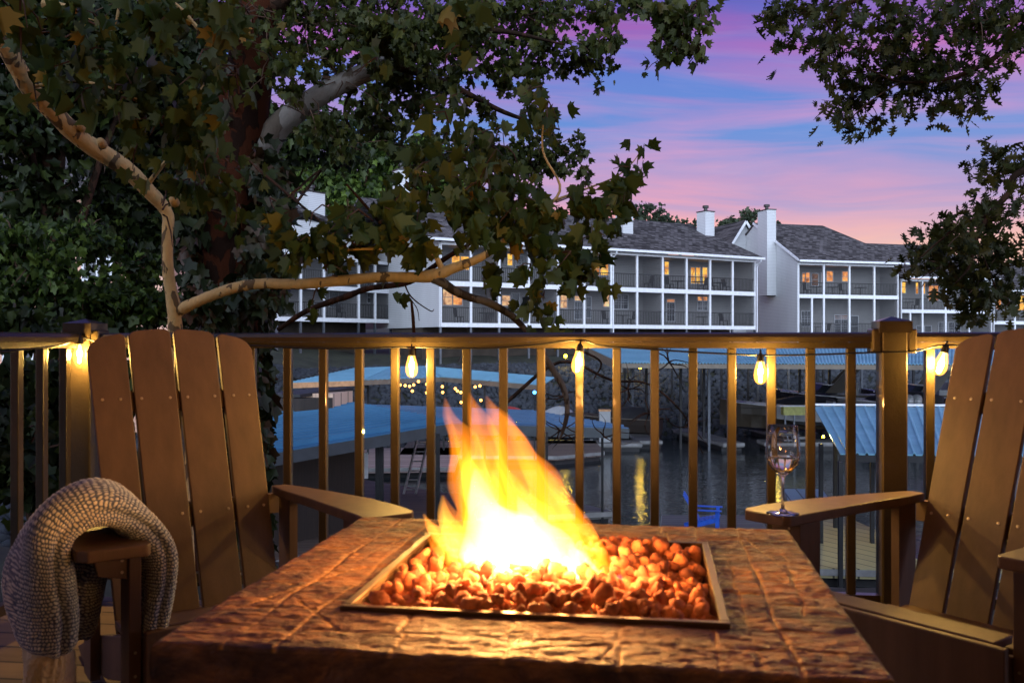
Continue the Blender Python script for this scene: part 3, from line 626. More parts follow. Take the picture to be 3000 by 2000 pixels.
float_dock('dock', [(-1.0, 26.2), (2.95, 27.2), (2.2, 28.4), (-1.0, 28.2)], 'dock', 'narrow dock end with a white edge right of the flames')
float_dock('dock', [(-6.0, 36.5), (-2.3, 36.9), (-2.4, 43.5), (-7.0, 43.2)], 'dock_pink', 'pale pinkish swim platform beyond the brown dock')
tq = thing('mooring_pole', 'thin dark mooring pole at the white edged dock corner', 'pole'); post(2.66, 27.15, ZD - .9, H - 2.72, M['post_dark'], tq, .035)
# ladder leaning on the pale platform
tl_ = thing('ladder', 'aluminium ladder leaning between the brown dock and the blue roof', 'ladder'); b0 = Vector((-3.35, 30.2, ZD)); b1 = Vector((-3.0, 31.0, ZD + 1.75)); sd_ = Vector((.2, 0, 0))
for s_ in (-1, 1): mb = MB(); mb.bar(b0 + sd_ * s_, b1 + sd_ * s_ * .9, .05, .08); mb.build('rail', M['alu'], tl_)
for k in range(6):
    mb = MB(); p = b0.lerp(b1, (k + .5) / 6); mb.bar(p - sd_, p + sd_, .04, .04); mb.build('rung', M['alu'], tl_)
# pale ribbed utility shed between roofs A and B
tu = thing('storage_shed', 'small pinkish ribbed storage shed with a dark low roof behind the blue roof', 'shed'); a_, b_ = ath(975, 1178, 2.0), ath(1033, 1168, 2.0)
d = b_ - a_; d.z = 0; nn = Vector((-d.y, d.x, 0)).normalized() * 1.2; nn = nn if nn.y > 0 else -nn
mb = MB(); mb.prism([V2(a_), V2(b_), V2(b_ + nn), V2(a_ + nn)], H - 2.6, H - 1.72); mb.build('wall', board_mat('peach_ribbed_panel', (.62, .42, .30), .12, R(90), .1), tu)
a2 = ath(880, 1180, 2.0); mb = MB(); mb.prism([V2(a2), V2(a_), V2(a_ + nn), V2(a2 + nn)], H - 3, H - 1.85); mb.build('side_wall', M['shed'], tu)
mb = MB(); ov = Vector((0, 0, .1)); mb.hexa([Vector((*V2(p), H - 1.82 if i in (0, 3) else H - 1.70)) + (ov if j else Vector()) for j in (0, 1) for i, p in enumerate((a2, b_, b_ + nn, a2 + nn))]); mb.build('roof', M['post_dark'], tu)
# ---- B : middle roofed slip with festoon bulbs
tb = thing('boathouse', 'middle covered slip with pale blue roof and warm festoon bulbs under it', 'boathouse', 'covered boat slips')
b0, b1, b2, b3 = ath(852, 1119, 1.65), ath(1066, 1112, 1.62), ath(1150, 1074, 1.22), ath(1040, 1078, 1.25)
ribbed('roof', b1, b2, b3, b0, M['roof_pale'], tb, 16, .03)
c0, c1, c2, c3 = ath(1296, 1103, 1.62), ath(1592, 1127, 1.72), ath(1624, 1106, 1.55), ath(1240, 1072, 1.2)
ribbed('roof', c1, c2, c3, c0, M['roof_pale'], tb, 18, .03)
ribbed('roof', b1 + Vector((0, 0, -.01)), c0 + Vector((0, 0, -.015)), c3 + Vector((0, 0, -.01)), b2 + Vector((0, .01, -.01)), M['roof_pale'], tb, 18, .03)
M['fascia_orange'] = pbr('orange_fascia', (.50, .26, .12), .6)  # orange of the bulb light is put into the fascia colour
fascia([b0, b1], .22, .06, M['fascia_orange'], tb); fascia([b1, c0, c1], .2, .06, M['fascia'], tb); fascia([b1, b2], .2, .06, M['fascia'], tb)
for px, py in ((980, 1118), (1078, 1112), (1172, 1110), (1300, 1108), (1420, 1114), (1585, 1127)):
    q = ath(px, py, 1.7); post(q.x, q.y, ZD - .5, H - 1.8, M['post_dark'], tb, .045)
float_dock('dock', [V2(ath(1060, 1150, 5)), (-1, 34.5), (3.6, 36), (4.2, 45), (-6, 46)] if 0 else [(-5.2, 46.5), (-5, 40.8), (2.0, 40.4), (4.2, 42), (4.2, 46.5)], 'dock_warm', 'wide dim dock under the pale roof with festoon bulbs')
warm = emis('warm_bulb_glow', (1, .42, .08), 7); bluel = emis('blue_lamp_glow', (.06, .30, 1), 9); yel = emis('yellow_lamp_glow', (1, .62, .012), 60)
tf = thing('festoon_lights', 'loops of small warm bulbs hung under the pale blue roof', 'lights')
fp = [(1172, 1127), (1187, 1129), (1200, 1131), (1212, 1127), (1226, 1117), (1250, 1125), (1296, 1132), (1334, 1138), (1340, 1145), (1350, 1149), (1406, 1130), (1392, 1133)]
fpts = [at(a, b, 39) for a, b in fp]
for (a, b) in fp + [(1208, 1145), (1250, 1150), (1297, 1149), (1351, 1178), (1409, 1172)]:
    mb = MB(); p = at(a, b, 39); r_ = .062; mb.lathe([(0, -r_), (r_ * .7, -r_ * .7), (r_, 0), (r_ * .7, r_ * .7), (0, r_)], p, 8); mb.build('bulb', warm, tf)
    if b > 1140 and a != 1340: mb = MB(); mb.bar(p + Vector((0, 0, r_)), p + Vector((0, 0, (b - 1118) / F * 39)), .012, .012); mb.build('drop_wire', M['post_dark'], tf)
mb = MB(); mb.tube([q + Vector((0, 0, .07)) for q in [at(1160, 1112, 39)] + fpts[:-2] + [fpts[-1], fpts[-2], at(1440, 1118, 39)]], .01, 4); mb.build('wire', M['post_dark'], tf)
def small_lamp(name, p, em, label, energy, colr, holder='post_dark', r=.08, bar=None, zpost=None):
    t = thing(name, label, 'lamp', None, p); mb = MB(); mb.lathe([(0, -r), (r * .7, -r * .7), (r, 0), (r * .7, r * .7), (0, r)], p, 10); mb.build('bulb', em, t)
    mb = MB(); mb.lathe([(r * .6, r * .95), (r * 1.1, r * 1.3), (r * .9, r * 2), (0, r * 2.1)], p, 10); mb.build('cap', M[holder], t)
    if zpost is not None: mb = MB(); mb.box(p.x - .03, p.x + .03, p.y + .1, p.y + .16, zpost, p.z + r * 2.3); mb.box(p.x - .03, p.x + .03, p.y - .02, p.y + .1, p.z + r * 1.8, p.z + r * 2.3); mb.build('post', M[holder], t)
    L = bpy.data.lights.new('lamp_light', 'POINT'); L.energy = energy; L.color = colr; L.shadow_soft_size = r; lo = bpy.data.objects.new('lamp_light', L); C.objects.link(lo); lo.parent = t; lo.location = (0, -.02, -.0)
small_lamp('dock_lamp', at(1566, 1149, 39), bluel, 'small bright blue lamp on the dock behind the flames', 14, (.2, .5, 1), zpost=ZD)
for px, lb, e in ((1657, 'yellow shore lamp shining left of the upright rail bulb', 110), (1876, 'yellow shore lamp under the long roof, mirrored in the dark water', 110), (2276, 'yellow shore lamp under the long roof above the covered cruiser', 160)):
    small_lamp('shore_lamp', at(px, 1043 if px < 1700 else 1075, 57 if px < 2000 else 55), yel, lb, e, (1, .68, .12), r=.11, zpost=-3.6)
# lantern strings under roof B light the slip a little
for px, e in ((1200, 5), (1345, 5)):
    L = bpy.data.lights.new('festoon_light', 'POINT'); L.energy = e; L.color = (1, .55, .2); L.shadow_soft_size = .3; lo = bpy.data.objects.new('festoon_light', L); C.objects.link(lo); lo.parent = tf; lo.location = at(px, 1145, 38.6)
# ---- C : long roofed pier on the right
tc_ = thing('boathouse', 'long covered pier on the right under a corrugated pale roof, many cruisers beneath', 'boathouse', 'covered boat slips')
C0, C1, C2, C3 = ath(1822, 1063, 1.0), ath(3120, 1070, 1.0), ath(3120, 1018.5, .35), ath(1726, 1018.5, .35)
ribbed('roof', C0, C1, C2, C3, M['roof_pale'], tc_, 130, .06)
fascia([C0, C1], .2, .06, M['fascia'], tc_); fascia([C3, C0], .42, .06, M['fascia'], tc_)
for px, yb in ((1830, 1250), (1853, 1262), (1893, 1270), (1902, 1245), (1969, 1215), (1994, 1290), (2055, 1240), (2062, 1280), (2077, 1295), (2114, 1210), (2146, 1200), (2192, 1225), (2220, 1240), (2310, 1238), (2343, 1150), (2395, 1180), (2412, 1180), (2430, 1140), (2525, 1185), (2575, 1180), (2676, 1180), (2740, 1200), (2860, 1200)):
    yd = max(5.0 * F / (yb - 1000), 43.3) if yb > 1170 else 52; yd = min(yd, 56); q = atz((px), yd, 0)
    # roof height over that spot
    k = (yd - C0.y) / (C3.y - C0.y); zt_ = C0.z + (C3.z - C0.z) * min(max(k, 0), 1) - .08
    post(q.x, q.y, ZD - .8, zt_, M['post_grey' if px in (1853, 1902, 2077, 2310, 2525, 2220) else 'post_dark'], tc_, .06)
def finger(p0, p1, wd, m, label):
    a, b = ath(*p0, 5.0), ath(*p1, 5.0); d = (b - a).normalized(); n_ = Vector((-d.y, d.x, 0)) * wd / 2; a -= n_ * 0
    return float_dock('dock', [V2(a - n_), V2(b - n_), V2(b + n_), V2(a + n_)], m, label)
finger((1835, 1238), (1905, 1290), 1.2, 'dock', 'short finger dock under the left end of the long roof')
finger((1930, 1238), (2150, 1297), 1.1, 'dock', 'grey finger dock in the open water behind the middle balusters')
finger((2120, 1225), (2330, 1278), 1.1, 'dock', 'grey finger dock just left of the covered cruiser')
finger((1850, 1226), (2700, 1229), 1.4, 'dock', 'long back walkway of the covered pier along the rocks')
# end bench of the roofed slip, yellow lamp light put into its colour
tg = thing('dock_bench', 'yellow lit wooden bench box at the end of a dock', 'bench'); q0, q1 = at(2296, 1198, 46), at(2372, 1198, 46)
mb = MB(); mb.box(q0.x, q1.x, q0.y, q0.y + .5, q0.z - .30, q0.z + .12); mb.build('box', pbr('yellow_green_box', (.34, .34, .10), .6), tg)
mb = MB(); mb.box(q0.x - .2, q1.x, q0.y - .05, q0.y + .55, q0.z + .123, q0.z + .17); mb.build('top', M['trim'], tg)
for x in (q0.x + .1, q0.x + .55, q1.x - .06): mb = MB(); mb.box(x - .035, x + .035, q0.y + .06, q0.y + .13, ZD, q0.z - .30); mb.build('leg', M['post_grey'], tg)
float_dock('dock', [(q0.x - 1.0, 45.8), (q1.x + 2.5, 45.8), (q1.x + 2.5, 47.2), (q0.x - 1.0, 47.2)], 'dock', 'dark low dock carrying the yellow bench box')
# ---- D : near right slip
td = thing('boathouse', 'near covered slip on the right under a standing seam blue roof', 'boathouse', 'covered boat slips')
D0, D1, D2, D3 = ath(2462, 1328, 2.55), ath(3200, 1338, 2.55), ath(3200, 1195, 2.05), ath(2384, 1190, 2.05)
ribbed('roof', D0, D1, D2, D3, M['roof_pale'], td, 26, .045, shape='seam')
fascia([D0 + Vector((0, .05, 0)), D1 + Vector((0, .05, 0))], .16, .06, M['post_dark'], td); mb = MB(); mb.bar(D3 + Vector((0, 0, .06)), D2 + Vector((0, 0, .06)), .12, .06); mb.build('ridge_cap', M['trim'], td)
for a, yb in (((2405, 1270), 1590), ((2447, 1330), 1545), ((2462, 1340), 1665), ((2555, 1345), 1590), ((2800, 1345), 1665)):
    yy = 5.0 * F / (yb - 1000); x = (a[0] - 1500) / F * yy; k = min(max((yy - D0.y) / (D3.y - D0.y), 0), 1); post(x, yy, ZD - .8, D0.z + (D3.z - D0.z) * k - .1, M['post_dark'], td, .045)
g5 = lambda a, b: V2(ath(a, b, 5.0))
float_dock('dock', [g5(2372, 1662), g5(3100, 1680), g5(3100, 1655), g5(2690, 1640), g5(2590, 1560), g5(2470, 1510), g5(2330, 1508)], 'dock_tan', 'L shaped yellowish boarded dock below the wine glass')
float_dock('dock', [g5(2320, 1490), g5(2442, 1478), g5(2408, 1432), g5(2296, 1431)], 'dock_blue', 'pale blue boarded dock end just right of the glass stem')
float_dock('dock', [g5(1935, 1560), g5(2260, 1560), g5(2210, 1508), g5(1940, 1508)], 'dock', 'small plain grey dock carrying the blue lawn chair')
small_lamp('dock_lamp', ath(2412, 1268, 2.35) + Vector((0, 0, -.1)), yel, 'small yellow lamp under the near right roof lighting the tan dock', 190, (1, .72, .16), r=.035)
# ---- boats
def loft(secs, n=None):
    mb = MB(); k = len(secs[0]); [mb.v.extend([tuple(p) for p in s]) for s in secs]
    for i in range(len(secs) - 1):
        for j in range(k - 1): a = i * k + j; mb.f.append((a, a + 1, a + k + 1, a + k))
    mb.f.append(tuple(range(k))); mb.f.append(tuple((len(secs) - 1) * k + j for j in range(k))[::-1]); return mb
def boat(name, label, px, py, yd, L, W, Hh, rot, hull='hull_white', deckm='hull_tan', cover=None, tower=False, shield=True, engines=0, platform=False, stripe=None, lift=0):
    q = at(px, py, yd); q.z = ZW + lift; t = thing(name, label, 'boat', 'moored boats', q); ca, sa = math.cos(rot), math.sin(rot)
    T = lambda x, y, z: Vector((q.x + x * ca - y * sa, q.y + x * sa + y * ca, q.z + z)); S = lambda s: s * s * (3 - 2 * s)
    secs = []
    for i in range(13):
        s = i / 12; x = -L / 2 + L * s; b = W / 2 * (1 - max(0, (s - .45) / .55) ** 2.3) * (.93 + .07 * s); b = max(b, .015); sh = Hh * (.82 + .28 * s * s); ke = -.25 + .25 * max(0, (s - .6) / .4) ** 2 * 2.2
        secs.append([T(x, -b, sh), T(x, -b * .93, sh * .55), T(x, -b * .78, .05 + ke * .2), T(x, 0, ke), T(x, b * .78, .05 + ke * .2), T(x, b * .93, sh * .55), T(x, b, sh), T(x, b * .5, sh + .05), T(x, -b * .5, sh + .05)])
    m_ = loft([s + [s[0]] for s in secs]); m_.build('hull', M[hull], t, smooth=False)
    for s_ in (-1, 1):
        mb = MB(); mb.tube([T(-L / 2 + L * i / 12, s_ * (W / 2 * (1 - max(0, (i / 12 - .45) / .55) ** 2.3) * (.93 + .07 * i / 12) + .02), Hh * (.82 + .28 * (i / 12) ** 2) * .97) for i in range(12)], .03, 5); mb.build('rub_rail', M[stripe or 'trim'], t)
    if cover:
        secs = []
        for i in range(11):
            s = i / 10; x = -L * .44 + L * .78 * s; b = W / 2 * (1 - max(0, (s * .78 + .06 - .45) / .55) ** 2.3) * .97; hp = Hh * .86 + .62 * math.sin(math.pi * min(1, s * 1.15 + .12)) ** .7 * (1 - .5 * s)
            secs.append([T(x, -b, Hh * .78), T(x, -b * .9, Hh * .9 + .1 * (hp - Hh)), T(x, -b * .4, hp), T(x, 0, hp + .05), T(x, b * .4, hp), T(x, b * .9, Hh * .9 + .1 * (hp - Hh)), T(x, b, Hh * .78)])
        loft(secs).build('cover', M[cover], t, smooth=True)
    else:
        mb = MB(); mb.box(-L * .42, L * .12, -W * .36, W * .36, Hh * .86, Hh * .93, T); mb.build('cockpit', M[deckm], t)
        for x in (-.34, -.12):
            mb = MB(); mb.box(L * x, L * x + .5, -W * .3, W * .3, Hh * .93, Hh * 1.12, T); mb.box(L * x - .12, L * x - .002, -W * .3, W * .3, Hh * .93, Hh * 1.38, T); mb.build('bench_seat', M['hull_white'], t)
        if shield:
            mb = MB(); pts = [T(L * .02, -W * .40, Hh * .95), T(L * .16, -W * .30, Hh), T(L * .22, 0, Hh * 1.03), T(L * .16, W * .30, Hh), T(L * .02, W * .40, Hh * .95)]; up = [p + Vector((-.35 * ca, -.35 * sa, .45)) for p in pts]
            mb.add(pts + up, [(i, i + 1, i + 6, i + 5) for i in range(4)]); ws = mb.build('windshield', M['glass_dark'], t); mb = MB(); mb.tube(up, .025, 5); mb.build('frame', M['alu'], ws)
    if tower:
        for s_ in (-1, 1):
            mb = MB(); mb.prism([(L * -.02, Hh), (L * .10, Hh), (-L * .06, Hh + 1.35), (-L * .16, Hh + 1.5)], s_ * W * .40 - .05, s_ * W * .40 + .05, lambda a, b, c: T(a, c, b)); mb.build('tower_leg', M['hull_tan'], t)
        mb = MB(); mb.box(-L * .20, -L * .05, -W * .46, W * .46, Hh + 1.38, Hh + 1.5, T); mb.build('tower_top', M['hull_tan'], t)
    for k in range(engines):
        o = (k - (engines - 1) / 2) * .62; mb = MB(); mb.lathe([(0, -.05), (.20, 0), (.27, .15), (.27, .55), (.22, .78), (.10, .86), (0, .87)], T(-L / 2 - .25, o, Hh * .55), 16); e = mb.build('outboard_engine', M['hull_white'], t, smooth=True)
        mb = MB(); mb.box(-L / 2 - .33, -L / 2 - .17, o - .05, o + .05, -.3, Hh * .55, T); mb.build('shaft', M['dark_metal'], e)
        mb = MB(); mb.lathe([(.273, .28), (.277, .28), (.277, .33), (.273, .33)], T(-L / 2 - .25, o, Hh * .55), 16); mb.build('stripe', M['hull_dark'], e)
    if platform: mb = MB(); mb.box(-L / 2 - .7, -L / 2 - .01, -W * .46, W * .46, Hh * .28, Hh * .36, T); mb.build('swim_platform', M['hull_white'], t)
    return t
boat('motorboat', 'tan cruiser under a black cover left of the post, bow to the left', 2285, 1215, 50, 6.4, 2.3, 1.35, R(172), 'hull_tan', cover='canvas', lift=.8)
boat('motorboat', 'wakeboard boat with a tan slanted tower beside the right post', 2455, 1195, 51.5, 7.4, 2.5, 1.5, R(165), 'hull_dark', 'hull_tan', tower=True, lift=1.1)
boat('motorboat', 'low white boat stern with swim platform in front of the tower boat', 2400, 1200, 48, 4.4, 2.0, .75, R(178), 'hull_white', 'hull_white', platform=True, shield=False, lift=1.3)
boat('motorboat', 'white hulled cruiser with a dark top between the balusters by the post', 2580, 1210, 50, 7.0, 2.4, 1.4, R(150), 'hull_white', cover='canvas', lift=1.0)
boat('motorboat', 'boat with two tall white outboard engines behind the right chair', 2760, 1215, 49, 7.5, 2.5, 1.2, R(200), 'hull_dark', cover='canvas', lift=.9)
boat('motorboat', 'dark cruiser under the far end of the long roof right of the post', 2720, 1200, 53, 7.4, 2.5, 1.5, R(170), 'hull_dark', 'hull_tan', tower=True, lift=1.0)
to = thing('outboard_engines', 'pair of tall white outboard engines seen just right of the post', 'engine'); 
for px in (2662, 2686):
    p = at(px, 1188, 46); mb = MB(); mb.lathe([(0, -.3), (.22, -.25), (.25, 0), (.26, .35), (.20, .5), (.08, .56), (0, .57)], p, 16); e = mb.build('engine', M['hull_white'], to, smooth=True)
    for zz in (.1, .2, .3): mb = MB(); mb.lathe([(.262, zz), (.266, zz), (.266, zz + .03), (.262, zz + .03)], p, 16); mb.build('stripe', M['fascia_grey'], e)
    mb = MB(); mb.box(p.x - .05, p.x + .05, p.y - .05, p.y + .05, ZW - .3, p.z - .25); mb.build('shaft', M['dark_metal'], e)
boat('jet_ski', 'red and white covered jet ski nearest the blue lamp', 1528, 1215, 50, 3.4, 1.2, .6, R(15), 'hull_white', cover='red', stripe='red', lift=.85)
boat('jet_ski', 'white jet ski with a black seat cover behind the bulb baluster', 1640, 1228, 49, 3.2, 1.2, .6, R(160), 'hull_white', cover='canvas', lift=.6)
boat('jet_ski', 'jet ski with a peaked white cover beside the dark branch', 1603, 1220, 50.5, 3.2, 1.2, .6, R(200), 'hull_dark', cover='hull_white', lift=.8)
boat('kayak', 'long yellow kayak moored under the roof edge by the dock end', 1705, 1268, 47.5, 3.6, .9, .3, R(176), 'canvas_green', deckm='canvas_green', shield=False, stripe='hull_white')
boat('motorboat', 'old brown runabout hull behind the bare branches', 1790, 1215, 51, 5.5, 1.8, .9, R(160), 'shed', cover='canvas', stripe='fascia', lift=.5)
tw = thing('dock_box', 'upright white plastic dock box near the dark branches', 'box'); p = at(1771, 1240, 46); mb = MB(); mb.box(p.x - .28, p.x + .28, p.y - .25, p.y + .25, ZD, p.z + .62); mb.build('body', M['hull_white'], tw, bevel=.03); mb = MB(); mb.box(p.x - .3, p.x + .3, p.y - .27, p.y + .27, p.z + .62, p.z + .7); mb.build('lid', M['fascia_orange'], tw)
float_dock('dock', [(1.6, 45.2), (6.4, 45.4), (6.4, 46.8), (1.6, 46.6)], 'dock', 'dock edge carrying the upright white box')

# blue lawn chair on the small dock
def lawn_chair(c, yaw, s=1.0):
    t = thing('adirondack_chair', 'small bright blue slatted lawn chair on the grey floating dock', 'chair', None, c)
    T = lambda x, y, z: Vector((c.x + (x * math.cos(yaw) - y * math.sin(yaw)) * s, c.y + (x * math.sin(yaw) + y * math.cos(yaw)) * s, c.z + z * s)); b = M['blue_plastic']
    for k in range(5): mb = MB(); x = -.22 + k * .11; mb.add([T(x - .048, .42, .25), T(x + .048, .42, .25), T(x + .048, .82, 1.0 - abs(k - 2) * .03), T(x - .048, .82, 1.0 - abs(k - 2) * .03), T(x - .048, .45, .25), T(x + .048, .45, .25), T(x + .048, .85, 1.0 - abs(k - 2) * .03), T(x - .048, .85, 1.0 - abs(k - 2) * .03)], [(0, 3, 2, 1), (4, 5, 6, 7), (0, 1, 5, 4), (1, 2, 6, 5), (2, 3, 7, 6), (3, 0, 4, 7)]); mb.build('back_slat', b, t)
    for k in range(6): mb = MB(); y = -.1 + k * .1; mb.box(-.27, .27, y, y + .085, .36 - k * .02, .38 - k * .02, T); mb.build('seat_slat', b, t)
    for x in (-.33, .33):
        mb = MB(); mb.box(x - .06, x + .06, -.15, .6, .56, .585, T); mb.build('armrest', b, t); mb = MB(); mb.box(x * .86 - .02, x * .86 + .02, -.08, .01, 0, .56, T); mb.build('leg', b, t)
        mb = MB(); mb.bar(T(x * .82, -.05, .33), T(x * .82, .85, .05), .03, .11); mb.build('side_rail', b, t)
cq = ath(2098, 1553, 5.0); cq.z = ZD; lawn_chair(cq, R(75), 1.0)
# ================================================================== TREES
def half(pts, bend, seg):
    """leaf from its right outline; two halves folded along the midrib and drooping at the tip"""
    sp = [(0, 0), (0, -.5), (0, -1)]; v = []; right = pts; left = [(-x, y) for x, y in pts]
    z = lambda x, y: bend * abs(x) - .25 * y * y
    v = [(x, y, z(x, y)) for x, y in sp] + [(x, y, z(x, y)) for x, y in right] + [(x, y, z(x, y)) for x, y in left]; k = len(right)
    return v, [tuple([0] + [3 + i for i in range(k)] + [2, 1]), tuple([1, 2] + [3 + k + i for i in range(k - 1, -1, -1)] + [0])]
SYC = half([(.10, .06), (.30, .20), (.40, .02), (.66, -.02), (.50, -.22), (.62, -.52), (.36, -.50), (.24, -.62), (.26, -.82), (.10, -.84)], -.75, 2)
SIM = half([(.32, .12), (.40, -.10), (.60, -.38), (.28, -.5), (.16, -.82)], -.4, 2)
OAK = half([(.04, -.12), (.20, -.10), (.10, -.22), (.34, -.28), (.40, -.20), (.36, -.36), (.12, -.42), (.34, -.52), (.44, -.46), (.38, -.62), (.12, -.66), (.26, -.80), (.10, -.84)], -.25, 2)
OVL = half([(.18, -.15), (.30, -.45), (.16, -.8)], -.35, 2)
def blob_leaves(blobs, size, per_twig=9, droop=.6, spread=1.0):
    """twigs inside soft blobs; leaves sit along the twigs. blob: (centre, rx, ry, rz, n)"""
    P, tw = [], []
    for c, rx, ry, rz, n in blobs:
        c = np.array(c); nt = max(1, int(n / per_twig)); rr = np.array([rx, ry, rz])
        for _ in range(nt):
            d = rng.normal(size=3); d /= np.linalg.norm(d); s = c + d * rr * rng.uniform(.15, .95) ** .6 * spread; dd = d * .7 + rng.normal(0, .45, 3); dd[2] -= droop * rng.uniform(0, 1); dd /= np.linalg.norm(dd) + 1e-6
            L = min(rr) * rng.uniform(.3, .8) + size; k = rng.poisson(per_twig) + 1; tt = rng.uniform(0, 1, k)
            pp = s + (tt[:, None] - .4) * dd * L + rng.normal(0, size * .55, (k, 3)); P.append(pp); tw.append((s - dd * L * .4, s + dd * L * .6, c))
    return np.concatenate(P), tw
SEE = [([(0, 110), (85, 255), (128, 298), (234, 404), (361, 489), (425, 549), (489, 622), (491, 690), (491, 800), (510, 905), (514, 990)], 6.1, 36, .93),
       ([(512, 915), (595, 876), (765, 831), (880, 832), (1000, 822), (1212, 812), (1275, 806), (1385, 765)], 5.9, 24, .85), ([(1275, 806), (1332, 852), (1425, 884), (1510, 935), (1545, 985)], 5.95, 26, .85),
       ([(905, 570), (960, 575)], 30, 36, .85), ([(830, 590), (900, 620)], 30, 26, .6), ([(650, 960), (655, 860), (662, 700)], 10.0, 62, .62), ([(662, 700), (690, 420), (735, 160), (770, 0)], 10.1, 62, .72), ([(812, 375), (880, 318), (960, 265), (1050, 222)], 10.3, 40, .93)]
def prune(P):
    x = 1500 + F * P[:, 0] / P[:, 1]; y = 1000 - F * (P[:, 2] - H) / P[:, 1]; keep = np.ones(len(P), bool); u = rng.random(len(P))
    for pl, yy, wd, pr in SEE:
        d = np.full(len(P), 1e9)
        for (a0, a1), (b0, b1) in zip(pl[:-1], pl[1:]):
            ex, ey = b0 - a0, b1 - a1; t = np.clip(((x - a0) * ex + (y - a1) * ey) / (ex * ex + ey * ey), 0, 1); d = np.minimum(d, np.hypot(x - a0 - t * ex, y - a1 - t * ey))
        extra = np.where(P[:, 1] < 7, 14, 4); keep &= ~((d < wd + extra) & (P[:, 1] < yy) & (u < pr))
    return P[keep]
def crown(name, blobs, tmpl, size, mat_, parent, tilt=.9, per_twig=9, droop=.6, twig_mat='bark_twig', twig_r=.006, twig_frac=.5, var=.35):
    P, tw = blob_leaves(blobs, size, per_twig, droop); P = prune(P); o = scatter(name, *tmpl, P, rand_rot(len(P), tilt), (size * rng.uniform(1 - var, 1 + var, len(P)))[:, None] * np.stack([rng.uniform(.62, 1.08, len(P)), rng.uniform(.8, 1.1, len(P)), rng.uniform(.2, 2.4, len(P))], 1), mat_, parent)
    if twig_frac:
        mb = MB()
        for a, b, c in tw:
            if rng.random() < twig_frac:
                a = Vector(a); b = Vector(b); c = Vector(c); mb.tube([c.lerp(a, .3), a.lerp(c, .25) + Vector((0, 0, twig_r * 3)), (a + b) / 2 + Vector((0, 0, twig_r * 4)), b], [twig_r * 1.4, twig_r * 1.2, twig_r, twig_r * .5], 4, cap=False)
        mb.build('twigs', M[twig_mat], parent)
    return o
def B(px, py, y, rpx, rpy, n, rd=None):
    k = y / F; return (tuple(at(px, py, y)), rpx * k, rd or (rpx + rpy) / 2 * k, rpy * k, n)
def limb(mb, pts, r, n=10, wob=.0, steps=6):
    pp = curve_pts([at(*p) for p in pts], steps); rr = lerps(r, len(pp))
    if wob: rr = [q * (1 + rnd.uniform(-wob, wob)) for q in rr]
    mb.tube(pp, rr, n); return pp
def ground_at(x, y): return float(ground_z(np.array([x]), np.array([y]))[0])
# ---- big ivy clad sycamore
T1 = thing('sycamore_tree', 'huge sycamore with an ivy clad reddish trunk and one thick pale bare limb rising right', 'tree')
yb = 10.5; mb = MB(); base = at(655, 1000, yb); gz0 = ground_at(base.x, base.y)
tp = [Vector((base.x - .1, yb, gz0 - .3)), at(655, 1200, yb), at(658, 960, yb), at(668, 700, yb), at(695, 420, yb), at(740, 160, yb), at(790, -120, yb + .2), at(830, -520, yb + .4)]
pp = curve_pts(tp, 8); mb.tube(pp, [q * (1 + rnd.uniform(-.04, .04)) for q in lerps([.50, .42, .37, .36, .33, .26, .22, .2], len(pp))], 18); trunk_pts = pp
mb.build('trunk', M['bark_red'], T1, smooth=True)
mb = MB(); limb(mb, [(770, 440, yb, ), (812, 375, yb), (880, 318, yb - .1), (960, 265, yb - .2), (1050, 222, yb - .2), (1140, 185, yb), (1260, 110, yb + .3), (1400, -20, yb + .6)], [.17, .145, .125, .12, .11, .10, .08, .06], 12, .04)
mb.build('limb', M['bark_white'], T1, smooth=True)
mb = MB()
for ps, r in (([(760, 130, yb), (690, 0, yb), (560, -160, yb)], [.12, .1, .08]), ([(800, 30, yb), (900, -80, yb), (1100, -200, yb + .5)], [.12, .1, .07]), ([(1140, 185, yb), (1300, 240, yb + .5), (1480, 330, yb + 1), (1640, 380, yb + 1.2)], [.06, .045, .03, .012]),
              ([(1260, 110, yb + .3), (1450, 90, yb + .5), (1650, 130, yb + .8)], [.05, .035, .012]), ([(1050, 222, yb), (1010, 330, yb), (1060, 430, yb)], [.03, .02, .01])): limb(mb, ps, r, 7)
mb.build('branches', M['bark_dark'], T1, smooth=True)
rr_ = {1: 1}
# ivy around the trunk
P = []
for i in range(4600):
    k = rng.uniform(0, len(pp) - 2); a = pp[int(k)]; rad = float(np.interp(k / (len(pp) - 1), np.linspace(0, 1, 8), [.50, .42, .37, .36, .33, .26, .22, .2])); zz = a.z
    dens = np.clip((3.2 - zz) / 3.0, .04, 1)
    th_ = rng.uniform(0, 2 * np.pi); front = math.sin(th_) < -.35 and abs(math.cos(th_ - .25)) < .55
    if rng.random() > dens or (front and zz > 1.2 and rng.random() < .55): continue
    P.append((a.x + math.cos(th_) * rad * rng.uniform(1.0, 1.35), a.y + math.sin(th_) * rad * rng.uniform(1.0, 1.3), zz + rng.uniform(-.1, .1)))
P = np.array(P); scatter('ivy', *SIM, P, rand_rot(len(P), .7), .15 * rng.uniform(.6, 1.3, len(P)), M['leaf_ivy'], T1)
P2, _ = blob_leaves([B(770, 820, 9.8, 70, 120, 320), B(800, 620, 10.2, 50, 120, 220), B(600, 900, 9.6, 70, 70, 150), B(790, 500, 10.3, 40, 80, 150), B(560, 640, 10.2, 30, 180, 200)], .12); scatter('hanging_ivy', *SIM, P2, rand_rot(len(P2), .6), .14 * rng.uniform(.6, 1.3, len(P2)), M['leaf_ivy'], T1)
EXTRA = [B(1190, 120, 10.0, 110, 70, 330), B(1330, 60, 10.2, 110, 60, 300), B(1090, 90, 9.9, 90, 70, 200), B(560, 20, 9.8, 130, 60, 250)]
